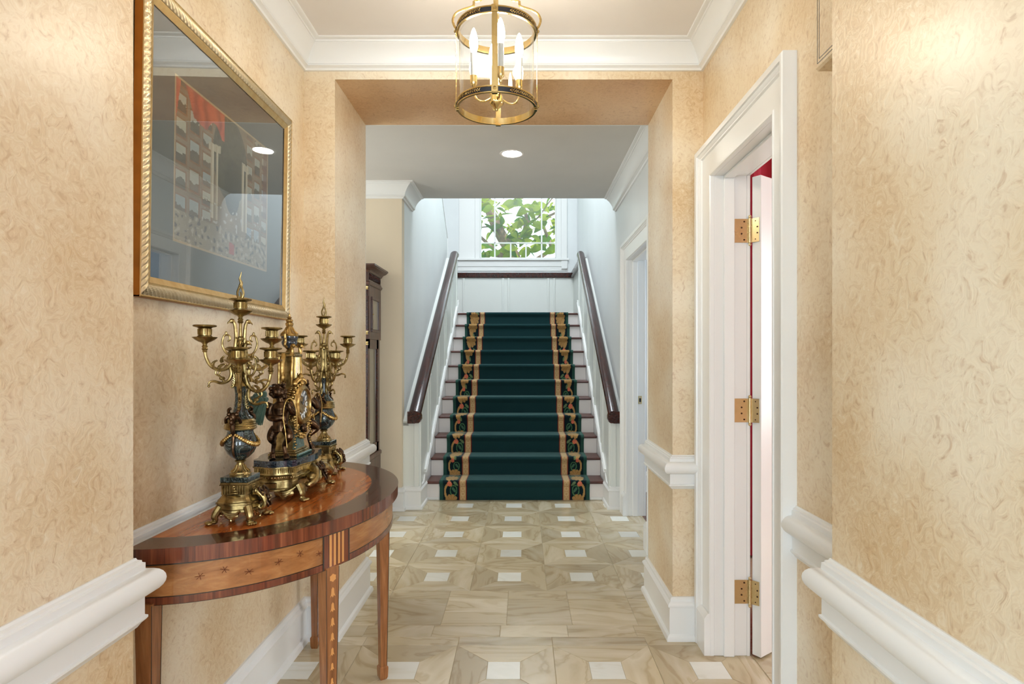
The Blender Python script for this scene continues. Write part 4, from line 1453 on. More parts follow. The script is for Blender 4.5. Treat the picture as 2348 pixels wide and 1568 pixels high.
def flame_mesh():
    b = MB()
    for s in (-1, 1):
        p = spline([(0, 0, 0), (s * .0065, s * .003, .012), (s * .0085, s * .001, .026), (s * .005, -s * .003, .040), (0, 0, .050)], 5)
        b.tube(p, .0034, 7)
    p = spline([(0, 0, .044), (.002, .001, .054), (-.002, 0, .066), (.001, 0, .078), (.003, 0, .088)], 5)
    b.tube(p, [.0055 * (1 - i / (len(p) - 1)) + .0006 for i in range(len(p))], 8)
    p = spline([(0, 0, .004), (.001, .002, .016), (-.001, .001, .026)], 4)
    b.tube(p, .0024, 6)
    return b.mesh('flame_finial', 'brass')
def mask_mesh():
    """satyr mask handle with a long tail of drapery; local +X outward from the urn"""
    b = MB()
    b.ell((.012, 0, .318), (.011, .012, .015), 14, 10)
    b.ell((.021, 0, .314), (.006, .005, .007), 10, 8)
    b.ell((.020, 0, .303), (.007, .007, .009), 10, 8)
    for s in (-1, 1):
        b.ell((.012, s * .011, .327), (.008, .007, .007), 8, 6)
        b.tube(spline([(.010, s * .010, .322), (.014, s * .018, .316), (.012, s * .021, .308), (.008, s * .022, .300)], 4), [.005] * 12 + [.002], 7)
        b.tube(spline([(.012, s * .012, .332), (.006, s * .016, .340), (.0, s * .010, .344)], 4), [.0045] * 8 + [.002], 7)
    b.tube(spline([(.016, 0, .300), (.014, 0, .280), (.007, 0, .262), (.010, 0, .240), (.012, 0, .218), (.004, 0, .200)], 5), [.0075, .0075, .0072, .007, .0068, .0066, .0064, .0062, .006, .006, .0058, .0056, .0054, .005, .005, .0048, .0046, .0044, .0042, .004, .0038, .0036, .0034, .0032, .003, .003], 8)
    return b.mesh('mask_handle', 'bronze')
def garland_mesh():
    b = MB()
    N = 26
    for k in range(N + 1):
        t = k / N
        a = -pi / 2 + pi * t
        r = .045 + .006 * sin(pi * t)
        z = .268 - .036 * sin(pi * t) ** 1.2
        s = .0038 + .0034 * sin(pi * t)
        b.ell((r * cos(a), r * sin(a), z), (s, s, s * 1.1), 8, 6)
        b.ell((r * cos(a) * 1.03, r * sin(a) * 1.03, z + .003 * (-1) ** k), s * .7, 6, 5)
    return b.mesh('garland', 'gilt')
def goat_mesh(big=1.0):
    """dark goat mask with horns on a scrolled bracket; +X outward"""
    b = MB()
    b.ell((.030, 0, .050), (.016, .014, .018), 12, 10)
    b.ell((.044, 0, .036), (.011, .009, .013), 10, 8)
    b.ell((.050, 0, .024), (.006, .005, .010), 8, 6)
    for s in (-1, 1):
        b.tube(spline([(.026, s * .010, .062), (.018, s * .020, .074), (.024, s * .030, .066), (.034, s * .030, .054), (.036, s * .024, .046)], 5), [.0058 * (1 - .028 * i) for i in range(21)], 8)
        b.ell((.032, s * .018, .050), (.005, .010, .004), 8, 6)
        b.tube(spline([(.036, s * .008, .040), (.044, s * .014, .024), (.052, s * .012, .008), (.047, s * .010, .0)], 4), [.004] * 12 + [.0015], 7)
    return b.mesh('goat_mask', 'bronze')
def bracket_mesh():
    b = MB()
    p = spline([(-.004, 0, .060), (.012, 0, .058), (.026, 0, .042), (.030, 0, .022), (.022, 0, .010), (.012, 0, .014), (.014, 0, .022)], 5)
    for y in (-.010, 0, .010):
        b.tube([(x, y, z) for x, _, z in p], [.010 - .006 * i / (len(p) - 1) for i in range(len(p))], 8)
    for s in (-1, 1):
        b.ell((.004, s * .016, .064), (.006, .006, .008), 8, 6)
    return b.mesh('scroll_bracket', 'brass')

CM = dict(cup=cup_mesh(), pan=pan_mesh(), arm=arm_mesh(), base=base_mesh(), urn=urn_mesh(), neck=neck_mesh(), collar=collar_mesh(), socle=socle_mesh(),
          stem=stem_mesh(), flame=flame_mesh(), mask=mask_mesh(), garland=garland_mesh(), goat=goat_mesh(), bracket=bracket_mesh(), foot=paw_foot(.042, 1).mesh('foot', 'brass'),
          slab=MB().box(-.042, .042, -.042, .042, .121, .137, .0015).mesh('marble_slab', 'green_marble'))
def candelabrum(y, turn, label):
    c = thing('candelabrum', (-.868, y, TT), label, 'candelabrum', 'pair of brass candelabra on the table')
    for nm, k in (('base', 'base'), ('marble_slab', 'slab'), ('socle', 'socle'), ('urn_body', 'urn'), ('collar', 'collar'), ('urn_neck', 'neck'), ('stem', 'stem')):
        link(nm, CM[k], c)
    for k in range(4):
        a = pi / 4 + k * pi / 2
        link('foot', CM['foot'], c, (.062 * cos(a), .062 * sin(a), 0), (0, 0, a))
    link('scroll_bracket', CM['bracket'], c, (.050, 0, .028)); link('goat_mask', CM['goat'], c, (.050, 0, .042)).scale = (.78, .78, .78)
    for s in (0, pi):
        link('mask_handle', CM['mask'], c, (.036 * cos(s - pi / 2), .036 * sin(s - pi / 2), 0), (0, 0, s - pi / 2))
        link('garland', CM['garland'], c, (0, 0, 0), (0, 0, s))
    for ang, up in ((223, 1), (292, 0), (352, 0), (50, 1), (125, 0)):
        z = .548 if up else .482
        a = radians(ang + turn)
        arm = link('arm', CM['arm'], c, (0, 0, z), (0, 0, a))
        link('drip_pan', CM['pan'], arm, (.100, 0, 0)); link('candle_cup', CM['cup'], arm, (.100, 0, .004))
    link('drip_pan', CM['pan'], c, (0, 0, .632)); link('candle_cup', CM['cup'], c, (0, 0, .636))
    link('flame_finial', CM['flame'], c, (0, 0, .672))
    return c
candelabrum(1.84, 0, 'brass and dark marble candelabrum nearest the camera, in front of the mantel clock')
candelabrum(2.61, -35, 'brass and dark marble candelabrum at the far end of the table, beyond the mantel clock')

# ================================================================== mantel clock
mc = thing('mantel_clock', (-.868, TY, TT), 'gilt and marble mantel clock with bronze satyrs, between the candelabra', 'clock')
pl = plan(.078, .150, .020, .12, .62, 14)
b = MB()
b.loft([ring3(pl, z, k) for z, k in ((.036, .98), (.038, 1.02), (.044, 1.02), (.046, .98), (.066, .98), (.068, 1.02), (.073, 1.02), (.078, .98), (.086, .99), (.090, .95), (.094, .94), (.112, .94), (.114, .98), (.118, .98))], True, True)
m_ = len(pl)
for k in range(m_):
    p, q2 = pl[k], pl[(k + 1) % m_]
    L = sqrt((p[0] - q2[0]) ** 2 + (p[1] - q2[1]) ** 2)
    for j in range(max(1, int(L / .0055))):
        t = (j + .5) / max(1, int(L / .0055))
        x, y = (p[0] + (q2[0] - p[0]) * t), (p[1] + (q2[1] - p[1]) * t)
        b.tube([(x * .944, y * .944, .096), (x * .944, y * .944, .111)], .0019, 5)
        b.ell((x * .995, y * .995, .0825), (.0024, .0024, .0034), 6, 4)
        b.ell((x * .985, y * .985, .1155), .0016, 5, 4)
b.build('base', 'brass', mc)
# drapery swags under the base
for sx, sy, wd in ((0, -1, .045), (0, 1, .045)):
    for c0 in (-.042, .042):
        b = MB()
        for zz, w in ((.034, .038), (.027, .032), (.020, .024), (.014, .015)):
            b.tube([(c0 + w * t, sy * (.150 + .012 * (1 - t * t)), zz + .016 * t * t) for t in (-1, -.66, -.33, 0, .33, .66, 1)], [.003, .0045, .0055, .006, .0055, .0045, .003], 7)
        b.ell((c0, sy * .154, .028), (.034, .006, .016), 12, 8)
        b.build('drapery_swag', 'brass', mc)
    b = MB(); b.ell((0, sy * .166, .022), (.004, .004, .007), 8, 6); b.ell((0, sy * .166, .011), (.003, .003, .005), 8, 6); b.build('drop', 'brass', mc)
    b = MB(); b.box(-.020, .020, sy * .166 - .004, sy * .166 + .004, .048, .066, .002); b.build('relief_panel', 'brass', mc)
fm = paw_foot(.046, 1, .014).mesh('foot', 'brass')
for a, x, y in ((-.5, .100, -.135), (.5, .100, .135), (pi + .5, -.080, -.135), (pi - .5, -.080, .135)):
    link('foot', fm, mc, (x - .012, y, 0), (0, 0, a))
# front mask, side scrolls
link('scroll_bracket', CM['bracket'], mc, (.090, 0, .034)); link('goat_mask', CM['goat'], mc, (.094, 0, .046)).scale = (.85, .85, .85)
b = MB()
for s in (-1, 1):
    p = spline([(.085, s * .02, .095), (.115, s * .05, .085), (.125, s * .085, .062), (.110, s * .105, .048), (.100, s * .095, .052)], 5)
    b.tube(p, [.018 - .011 * i / (len(p) - 1) for i in range(len(p))], 10)
    b.ell((.112, s * .07, .070), (.020, .030, .016), 12, 8)
b.build('front_scroll', 'brass', mc)
b = MB(); b.prism([(x * .97, y * .97) for x, y in pl], .118, .140); b.build('marble_slab', 'blue_marble', mc)
# pedestal and pillar
b = MB()
for z0, z1, hx, hy in ((.140, .150, .052, .068), (.150, .156, .048, .064), (.156, .164, .044, .060)):
    b.box(-hx, hx, -hy, hy, z0, z1, .002)
for k in range(12):
    b.ell((-.046 + k * .0084, -.0685, .145), .0026, 6, 5); b.ell((-.046 + k * .0084, .0685, .145), .0026, 6, 5)
b.build('pedestal_foot', 'brass', mc)
b = MB(); b.box(.040, .060, -.066, .066, .1402, .149, .002)
for k in range(16):
    b.ell((.0605, -.060 + k * .008, .145), (.002, .003, .003), 6, 5)
b.build('onyx_step', 'green_onyx', mc)
b = MB(); b.loft([[(sx * .034 - .004, sy * w, z) for sx, sy in ((-1, -1), (1, -1), (1, 1), (-1, 1))] for z, w in ((.164, .054), (.180, .048), (.250, .044))], True, False)
b.build('pedestal', 'brass', mc)
for s in (-1, 1):
    b = MB()
    yy = lambda z: s * (.0485 - (z - .18) * .06 + .0008)
    for x0, x1, z0, z1 in ((-.030, -.026, .176, .246), (.018, .022, .176, .246), (-.030, .022, .176, .180), (-.030, .022, .242, .246)):
        b.box(x0, x1, min(s * .040, yy(.2)), max(s * .040, yy(.2)) + .0, z0, z1)
    b.build('panel_moulding', 'gilt', mc)
b = MB(); b.loft([[(.030 + dx, sy * w, z) for dx, sy in ((0, -1), (.010, -1), (.010, 1), (0, 1))] for z, w in ((.164, .044), (.186, .036), (.262, .034))], True, False)
b.build('onyx_front', 'green_onyx', mc)
b = MB(); b.loft([[(sx * .030 - .002, sy * w, z) for sx, sy in ((-1, -1), (1, -1), (1, 1), (-1, 1))] for z, w in ((.250, .040), (.380, .034), (.500, .026))], True, False)
b.build('pillar', 'brass', mc)
for s in (-1, 1):
    p = spline([(.024, s * .040, .400), (.026, s * .046, .440), (.026, s * .040, .480), (.024, s * .034, .505)], 4)
    b = MB(); b.tube(p, .005, 8); b.tube([(-.026, s * (.036 - .00), .30), (-.026, s * .029, .50)], .004, 8); b.build('pillar_edge', 'gilt', mc)
b = MB()
for k in range(5):
    y = -.016 + k * .008
    b.tube([(.030, y * 1.3, .385), (.029, y, .498)], .0021, 6)
b.build('lyre_strings', 'polished_brass', mc)
b = MB(); b.box(-.036, .034, -.040, .040, .500, .510, .002); b.box(-.030, .028, -.033, .033, .510, .517, .002)
b.build('cap', 'brass', mc)
for s in (-1, 1):
    b = MB(); p = spline([(.022, s * .036, .506), (.026, s * .040, .520), (.024, s * .038, .534), (.034, s * .038, .540)], 4)
    b.tube(p, [.008 - .0003 * i for i in range(len(p))], 8); b.ell((.028, s * .038, .540), (.010, .007, .008), 10, 8); b.tube([(.034, s * .038, .539), (.044, s * .038, .533)], [.004, .0012], 6)
    b.build('bird_head', 'gilt', mc)
    b = MB(); p = spline([(-.004, s * .040, .508), (-.004, s * .056, .480), (-.002, s * .060, .440), (.0, s * .048, .405), (.0, s * .062, .380), (.0, s * .074, .370)], 5)
    b.tube(p, [.009 - .004 * i / (len(p) - 1) for i in range(len(p))], 8); b.ell((0, s * .058, .425), (.008, .010, .018), 8, 6); b.ell((.002, s * .062, .395), (.008, .012, .010), 8, 6)
    b.build('side_scroll', 'gilt', mc)
# urn on top
b = MB(); b.lathe([(.0, .517), (.014, .517), (.012, .522), (.008, .526), (.014, .532), (.0, .533)], 20); b.build('urn_foot', 'brass', mc)
b = MB(); b.lathe([(.0, .532), (.014, .532), (.022, .538), (.0275, .548), (.0285, .555), (.026, .560), (.029, .565), (.0305, .572), (.030, .577), (.0, .578)], 28); b.build('urn_bowl', 'blue_marble', mc)
b = MB(); b.lathe([(.0, .576), (.032, .576), (.0335, .580), (.029, .586), (.019, .594), (.013, .604), (.011, .612), (.014, .618), (.0145, .624), (.010, .628), (.013, .633), (.0125, .637), (.005, .641), (.0095, .645), (.0035, .650), (.004, .656), (.0, .662)], 24)
for k in range(8):
    a = 2 * pi * k / 8
    b.tube([(.030 * cos(a), .030 * sin(a), .583), (.018 * cos(a), .018 * sin(a), .595), (.0115 * cos(a), .0115 * sin(a), .610)], [.0045, .0035, .002], 6)
b.build('urn_cover', 'gilt', mc)
for s in (-1, 1):
    b = MB(); p = spline([(0, s * .028, .536), (0, s * .040, .545), (0, s * .036, .560), (0, s * .041, .580), (0, s * .032, .594), (0, s * .024, .588)], 5)
    b.tube(p, [.0052 - .002 * i / (len(p) - 1) for i in range(len(p))], 8); b.ell((0, s * .040, .572), (.005, .005, .008), 8, 6); b.build('urn_handle', 'gilt', mc)
# drum, dial, bezel
DZ = .322
b = MB(); b.lathe([(.0, -.034), (.067, -.034), (.069, -.028), (.069, .030), (.072, .036), (.073, .044), (.0, .044)], 40, (0, 0, DZ), 'x'); b.build('drum', 'brass', mc)
b = MB(); b.lathe([(.073, .040), (.076, .046), (.074, .052), (.067, .058), (.060, .060), (.058, .057), (.058, .044)], 48, (0, 0, DZ), 'x', False); b.build('bezel', 'gilt', mc)
b = MB(); b.lathe([(.0, .0445), (.0585, .0445), (.0585, .046), (.0, .0462)], 40, (0, 0, DZ), 'x'); dial = b.build('dial', 'polished_brass', mc)
b = MB(); b.lathe([(.0, .046), (.030, .0465), (.028, .049), (.0, .050)], 30, (0, 0, DZ), 'x'); b.build('dial_centre', 'gilt', dial)
for k in range(12):
    a = 2 * pi * k / 12
    rot = Matrix.Rotation(a, 3, 'X')
    pp = rot @ Vector((0, 0, .0445))
    MB().ell((.0475, pp.y, DZ + pp.z), (.0022, .0102, .0130), 12, 6, rot).build('numeral_plaque', 'enamel_white', dial)
    b = MB()
    for e in (-.0025, 0, .0025):
        q0 = rot @ Vector((0, e, .038)); q1 = rot @ Vector((0, e, .050))
        b.tube([(.0500, q0.y, DZ + q0.z), (.0500, q1.y, DZ + q1.z)], .0006, 4)
    b.build('numeral', 'navy_enamel', dial)
for nm, L, a in (('hour_hand', .025, .9), ('minute_hand', .042, -.35)):
    d = Matrix.Rotation(a, 3, 'X') @ Vector((0, 0, L))
    MB().tube([(.051, 0, DZ), (.0515, d.y * .5, DZ + d.z * .5), (.051, d.y, DZ + d.z)], [.0016, .0024, .0006], 6).build(nm, 'ebony', dial)
b = MB(); b.lathe([(.058, .052), (.050, .058), (.034, .062), (.012, .0645), (.0, .065)], 32, (0, 0, DZ), 'x', False); b.build('dial_glass', 'dial_glass', mc)
# wreath round the drum, garland below, crest above
b = MB()
for k in range(44):
    a = 2 * pi * k / 44
    b.ell((.036 + .004 * (k % 2), .077 * sin(a), DZ + .077 * cos(a)), (.007, .0055, .0055), 7, 5)
    b.ell((.020, .073 * sin(a + .07), DZ + .073 * cos(a + .07)), (.010, .005, .005), 7, 5)
b.build('wreath', 'gilt', mc)
b = MB()
for k in range(30):
    t = -1 + 2 * k / 29
    y, z = .074 * t, .206 + .074 * t * t
    s = .010 - .004 * abs(t)
    for j in range(3):
        b.ell((.046 + .006 * sin(k * 2.3 + j * 2), y + .004 * cos(k + j * 2.1), z + .005 * sin(j * 2.2 + k)), s * .62, 7, 5)
for s in (-1, 1):
    for k in range(12):
        b.ell((.050 + .003 * sin(k * 2), s * (.076 + .002 * cos(k * 1.7)), .285 - .010 * k), .0052 - .0001 * k, 7, 5)
b.build('flower_garland', 'gilt', mc)
b = MB()
for k in range(16):
    a = -1.3 + 2.6 * k / 15
    b.ell((.038, .050 * sin(a), DZ + .076 + .018 * cos(a)), (.010, .008, .010), 8, 6)
b.ell((.042, 0, DZ + .104), (.010, .010, .014), 10, 8); b.ell((.046, 0, DZ + .080), (.010, .014, .010), 10, 8)
b.build('crest', 'gilt', mc)
b = MB(); b.ell((.050, .002, .236), (.012, .012, .016), 12, 10); b.ell((.060, .002, .228), (.006, .006, .008), 10, 8)
for s in (-1, 1):
    b.ell((.050, .002 + s * .011, .248), (.005, .007, .007), 8, 6)
b.build('lion_mask', 'bronze', mc)

# bronze satyrs standing either side of the drum
def satyr(s):
    b = MB()
    y0 = s * .112
    def P(px, py, dy=0.0):
        return ((px - 631) / 655.0 + .012, y0 + s * dy, (1145 - py) / 655.0)
    def limb(pts, rad, n=10):
        sp = spline(pts, 4)
        rr = []
        m = len(pts) - 1
        for i in range(len(sp)):
            f = i / 4.0
            k = min(int(f), m - 1)
            rr.append(rad[k] + (rad[k + 1] - rad[k]) * (f - k))
        b.tube(sp, rr, n)
    # torso
    limb([P(632, 990), P(631, 972), P(632, 955), P(632, 936), P(632, 922)], [.025, .025, .027, .031, .018], 16)
    b.ell(P(624, 938, .010), (.017, .014, .014), 12, 8); b.ell(P(641, 938, .010), (.017, .014, .014), 12, 8)
    b.ell(P(632, 962, .008), (.018, .016, .018), 12, 8)
    # neck, head, beard, hair, horns, ears
    limb([P(632, 925), P(630, 912)], [.014, .014])
    b.ell(P(627, 898), (.020, .019, .022), 14, 12)
    b.ell(P(638, 901), (.010, .012, .013), 12, 10)            # face
    b.ell(P(645, 900), (.0050, .0042, .0060), 8, 6)           # nose
    b.ell(P(641, 894), (.007, .012, .004), 8, 6)              # brow
    b.ell(P(640, 910), (.010, .010, .010), 10, 8)             # beard
    b.ell(P(641, 906), (.006, .007, .003), 8, 6)              # mouth
    for k in range(12):
        a = k * .52
        b.ell(P(617 + 8 * cos(a), 897 + 12 * sin(a), .006 * sin(k * 3)), .0085, 8, 6)
    for k in range(6):
        b.ell(P(620 + 4 * k, 884 + (k % 2) * 2, .004), .0075, 8, 6)
    for e in (-1, 1):
        limb([P(636, 886, e * .006), P(640, 880, e * .010), P(636, 875, e * .014)], [.0050, .0038, .0012])
        b.ell(P(624, 899, e * .019), (.004, .006, .008), 8, 6)
    # right arm bent across the waist, hand on the staff
    limb([P(613, 926), P(607, 942, .006), P(611, 956, .012), P(626, 958, .030), P(643, 957, .026)], [.0175, .0155, .013, .0115, .0085], 14)
    for k in range(4):
        b.ell(P(645 + .6 * k, 953 + 3.0 * k, .028), (.0080, .0055, .0028), 8, 6)
    b.ell(P(643, 951, .022), (.0045, .004, .006), 8, 6)
    # left arm raised
    limb([P(650, 926), P(660, 938, .004), P(663, 946, .012), P(661, 936, .022), P(659, 930, .024)], [.0165, .014, .012, .010, .0085], 14)
    for k in range(4):
        b.ell(P(657 + .4 * k, 925 + 2.8 * k, .028), (.0075, .0055, .0026), 8, 6)
    # shaggy goat legs: thigh, hock turned back, cannon, hoof
    limb([P(621, 982), P(614, 994, .004), P(612, 1006, .008), P(615, 1018, -.004), P(613, 1030, -.006), P(613, 1043, -.002)], [.018, .0175, .014, .009, .0072, .0072])
    limb([P(613, 1041, -.002), P(613, 1052, .002)], [.009, .012])
    limb([P(643, 982), P(652, 991, .014), P(658, 1001, .024), P(646, 1015, .012), P(642, 1024, .008), P(647, 1043, .012)], [.018, .0175, .014, .009, .0072, .0072])
    limb([P(647, 1041, .012), P(650, 1052, .016)], [.009, .012])
    for k in range(26):
        a = k * 1.31
        b.ell(P(656 - (k % 5) * 1.6 + 4 * cos(a), 990 + (k % 7) * 2.4, .018 + .010 * sin(a)), (.0042, .0042, .008), 7, 5)
        b.ell(P(613 + 7 * cos(a), 988 + (k % 8) * 3.0, .012 * sin(a)), (.0042, .0042, .008), 7, 5)
    b.tube([P(628, 985, -.02), P(622, 988, -.030), P(618, 982, -.034)], [.006, .007, .002], 8)
    o = remeshed(b, 'satyr_figure', 'bronze', .0017, mc, None, 4)
    st = MB()
    st.tube(spline([P(646, 962, .034), P(648, 935, .034), P(653, 918, .032), P(660, 912, .030), P(668, 920, .026), P(673, 945, .020), P(672, 985, .010)], 6), .0022, 8)
    st.tube([P(647, 962, .034), P(652, 990, .036), P(655, 1024, .034)], [.0020, .0019, .0016], 8)
    st.build('pan_pipe_staff', 'gilt', mc)
satyr(-1); satyr(1)

# green tassel hanging from a cord behind the clock
ts = thing('tassel', (-.916, 2.02, TT + .303), 'green silk tassel hanging between the near candelabrum and the clock', 'tassel')
ts.rotation_euler = (0, radians(28), 0); ts.scale = (1.15, 1.15, .95)
b = MB(); b.tube(spline([(.0, 0, .096), (-.002, .008, .104), (-.006, .022, .108), (-.010, .045, .108), (-.012, .075, .104)], 5), .0022, 8); b.build('cord', 'tassel_green', ts)
b = MB(); b.lathe([(.0, .098), (.008, .097), (.012, .090), (.014, .078), (.011, .070), (.0, .070)], 16); b.build('tassel_cap', 'tassel_green', ts)
b = MB()
for k in range(14):
    a = 2 * pi * k / 14
    b.ell((.016 * cos(a), .016 * sin(a), .068 + .004 * (k % 2)), (.007, .007, .009), 8, 6)
    b.ell((.020 * cos(a + .2), .020 * sin(a + .2), .056), (.006, .006, .008), 8, 6)
b.build('knot', 'tassel_green', ts)
b = MB()
rr = random.Random(5)
for k in range(150):
    a = 2 * pi * k / 150; q_ = .012 + .008 * rr.random()
    b.tube([(q_ * cos(a), q_ * sin(a), .060), (q_ * 1.5 * cos(a), q_ * 1.5 * sin(a), .030), (q_ * 2.0 * cos(a), q_ * 2.0 * sin(a), -.012 - .006 * rr.random())], [.0018, .0021, .0016], 5)
b.lathe([(.010, .062), (.022, .040), (.030, .0), (.0, -.004)], 16)
b.build('fringe', 'tassel_green', ts)
# ================================================================== hanging lantern
LX, LY, LZB, LZT, LR = -.0975, 2.19, 2.287, 2.585, .1425
lan = thing('hanging_lantern', (LX, LY, LZB), 'round brass and glass lantern with four candle bulbs hanging from the ceiling', 'lantern')
H = LZT - LZB
def hoop(z, nm):
    b = MB()
    b.lathe([(LR - .004, z), (LR + .0035, z), (LR + .0035, z + .0035), (LR + .0015, z + .005), (LR + .0015, z + .020), (LR + .0035, z + .0215), (LR + .0035, z + .025), (LR - .004, z + .025), (LR - .004, z)], 72, (0, 0, 0), 'z', False)
    hp = b.build(nm, 'polished_brass', lan)
    b = MB(); b.lathe([(LR + .0018, z + .005), (LR + .0022, z + .0055), (LR + .0022, z + .0195), (LR + .0018, z + .020)], 72, (0, 0, 0), 'z', False)
    b.build('enamel_band', 'navy_enamel', hp)
    for q in range(4):
        b = MB()
        for k in range(7):
            for s in (-1, 1):
                a = pi / 4 + q * pi / 2 + s * (k + .4) * .062
                if abs((k + .4) * .062) > .50: continue
                r = LR + .0034
                rot = Matrix.Rotation(a, 3, 'Z')
                b.ell((r * cos(a), r * sin(a), z + .0125), (.0018, .0046, .0026), 8, 5, rot @ Matrix.Rotation(.7 * (-1) ** k, 3, 'X'))
                for e in (-1, 1):
                    b.ell((r * cos(a + .024), r * sin(a + .024), z + .0125 + e * .0042), (.0015, .0036, .0014), 6, 4, rot @ Matrix.Rotation(e * .8, 3, 'X'))
        b.build('leaf_appliques', 'gilt', hp)
    return hp
hoop(0.0, 'lower_hoop'); hoop(H - .025, 'upper_hoop')
b = MB(); b.lathe([(LR - .0062, .004), (LR - .0062, H - .004)], 72, (0, 0, 0), 'z', False); b.build('glass_cylinder', 'lantern_glass', lan)
for q in range(4):
    a = q * pi / 2
    sl = link('strap', None, lan, None, (0, 0, a))
    b = MB(); b.box(LR + .0036, LR + .0060, -.0100, .0100, -.004, H + .002, .001); b.box(LR - .006, LR + .0060, -.0100, .0100, -.004, -.001, .001)
    b.build('strap_bar', 'polished_brass', sl)
    for z in (.0125, H - .0125):
        MB().box(LR + .0058, LR + .0080, -.0115, .0115, z - .0125, z + .0125, .001).build('strap_plate', 'polished_brass', sl)
        bb = MB(); bb.lathe([(.0, .0125), (.0052, .0120), (.0060, .0105), (.0060, .0075)][::-1], 16, (LR, 0, z), 'x'); bb.ell((LR + .0122, 0, z), (.0018, .0026, .0026), 8, 6); bb.build('rosette', 'gilt', sl)
    # scroll arm up to the crown
    p = spline([(LR + .002, H - .006), (LR + .013, H + .010), (LR + .0175, H + .032), (LR + .006, H + .054), (LR - .020, H + .068), (LR - .050, H + .077), (LR - .058, H + .084), (LR - .062, H + .097), (LR - .088, H + .106), (.030, H + .150), (.008, H + .172)], 6)
    b = MB(); b.tube([(x, 0, z) for x, z in p], .0044, 10); b.box(LR - .063, LR - .055, -.004, .004, H + .080, H + .098, .001)
    b.build('scroll_arm', 'polished_brass', sl)
b = MB(); b.lathe([(.0, H + .150), (.010, H + .152), (.016, H + .160), (.010, H + .170), (.013, H + .178), (.005, H + .186), (.0, H + .188)], 20); b.build('crown', 'polished_brass', lan)
zc = ZV - LZB
nl = 4
for k in range(nl):
    z = H + .192 + k * (zc - .03 - H - .192) / nl
    L = (zc - .03 - H - .192) / nl
    ring = [((.0075 * sin(t)) * (1 if k % 2 == 0 else 0), (.0075 * sin(t)) * (0 if k % 2 == 0 else 1), z + L / 2 - (L / 2 + .004) * cos(t)) for t in [2 * pi * i / 16 for i in range(16)]]
    MB().tube(ring, .0019, 7, closed=True).build('chain_link', 'polished_brass', lan)
b = MB(); b.lathe([(.0, zc - .032), (.008, zc - .030), (.018, zc - .024), (.050, zc - .014), (.062, zc - .006), (.064, zc - .0002), (.0, zc - .0002)], 32); b.build('ceiling_canopy', 'polished_brass', lan)
# candle cluster
b = MB(); b.lathe([(.0, -.006), (.005, -.004), (.006, .002), (.010, .006), (.020, .014), (.0255, .020), (.0265, .024), (.024, .028), (.0235, .046), (.020, .052), (.010, .056), (.006, .060), (.005, H + .150), (.0, H + .151)], 28)
b.build('hub_stem', 'polished_brass', lan)
for q in range(4):
    a = radians(-78 + 90 * q)
    cd = link('candle_arm', None, lan, None, (0, 0, a))
    p = spline([(.022, .038), (.045, .026), (.066, .028), (.080, .044), (.084, .066)], 6)
    b = MB(); b.tube([(x, 0, z) for x, z in p], .0036, 10)
    b.lathe([(.0, .060), (.006, .062), (.008, .068), (.005, .073), (.008, .078), (.0125, .084), (.0135, .092), (.0125, .106), (.0135, .114), (.0, .114)], 18, (.084, 0, 0))
    b.build('bracket', 'polished_brass', cd)
    b = MB(); b.lathe([(.0, .112), (.0115, .112), (.0115, .196), (.009, .199), (.0, .199)], 20, (.084, 0, 0)); b.build('candle_sleeve', 'candle_sleeve', cd)
    b = MB(); b.lathe([(.0, .198), (.008, .199), (.011, .206), (.0150, .222), (.0158, .234), (.0140, .252), (.0095, .270), (.0045, .284), (.0, .290)], 12, (.084, 0, 0)); b.build('bulb', 'bulb_glow', cd)

# ================================================================== recessed light
rl = thing('recessed_light', (-.088, 4.62, ZH), 'round lit recessed light in the hall ceiling', 'light')
b = MB(); b.lathe([(.073, -.001), (.078, -.004), (.092, -.003), (.094, 0.0), (.073, .0)], 48, (0, 0, 0), 'z', False); b.build('trim_ring', 'ceiling_white', rl)
b = MB(); b.lathe([(.0, -.0015), (.0735, -.0015), (.0735, -.0005), (.0, -.0004)], 48); b.build('lens', 'downlight_glow', rl)

# ================================================================== chime box
cb = thing('door_chime_box', (XR, 1.60, 2.19), 'tan painted chime box with thin brown lines high on the right wall', 'chime')
b = MB(); b.box(-.058, 0, -.14, .10, 0, .42, .006); b.build('cover', 'plaster', cb)
b = MB()
for off in (.016, .026):
    y0, y1, z0, z1 = -.14 + off, .10 - off, off, .42 - off
    w = .0011
    for bx in ((y0, y1, z0 - w, z0 + w), (y0, y1, z1 - w, z1 + w), (y0 - w, y0 + w, z0, z1), (y1 - w, y1 + w, z0, z1)):
        b.box(-.0586, -.0578, bx[0], bx[1], bx[2], bx[3])
b.build('painted_lines', 'ebony', cb)

# ================================================================== longcase clock in the hall
gc = thing('longcase_clock', (-1.575, 5.40, 0), 'tall dark wood longcase clock against the cream wall', 'clock')
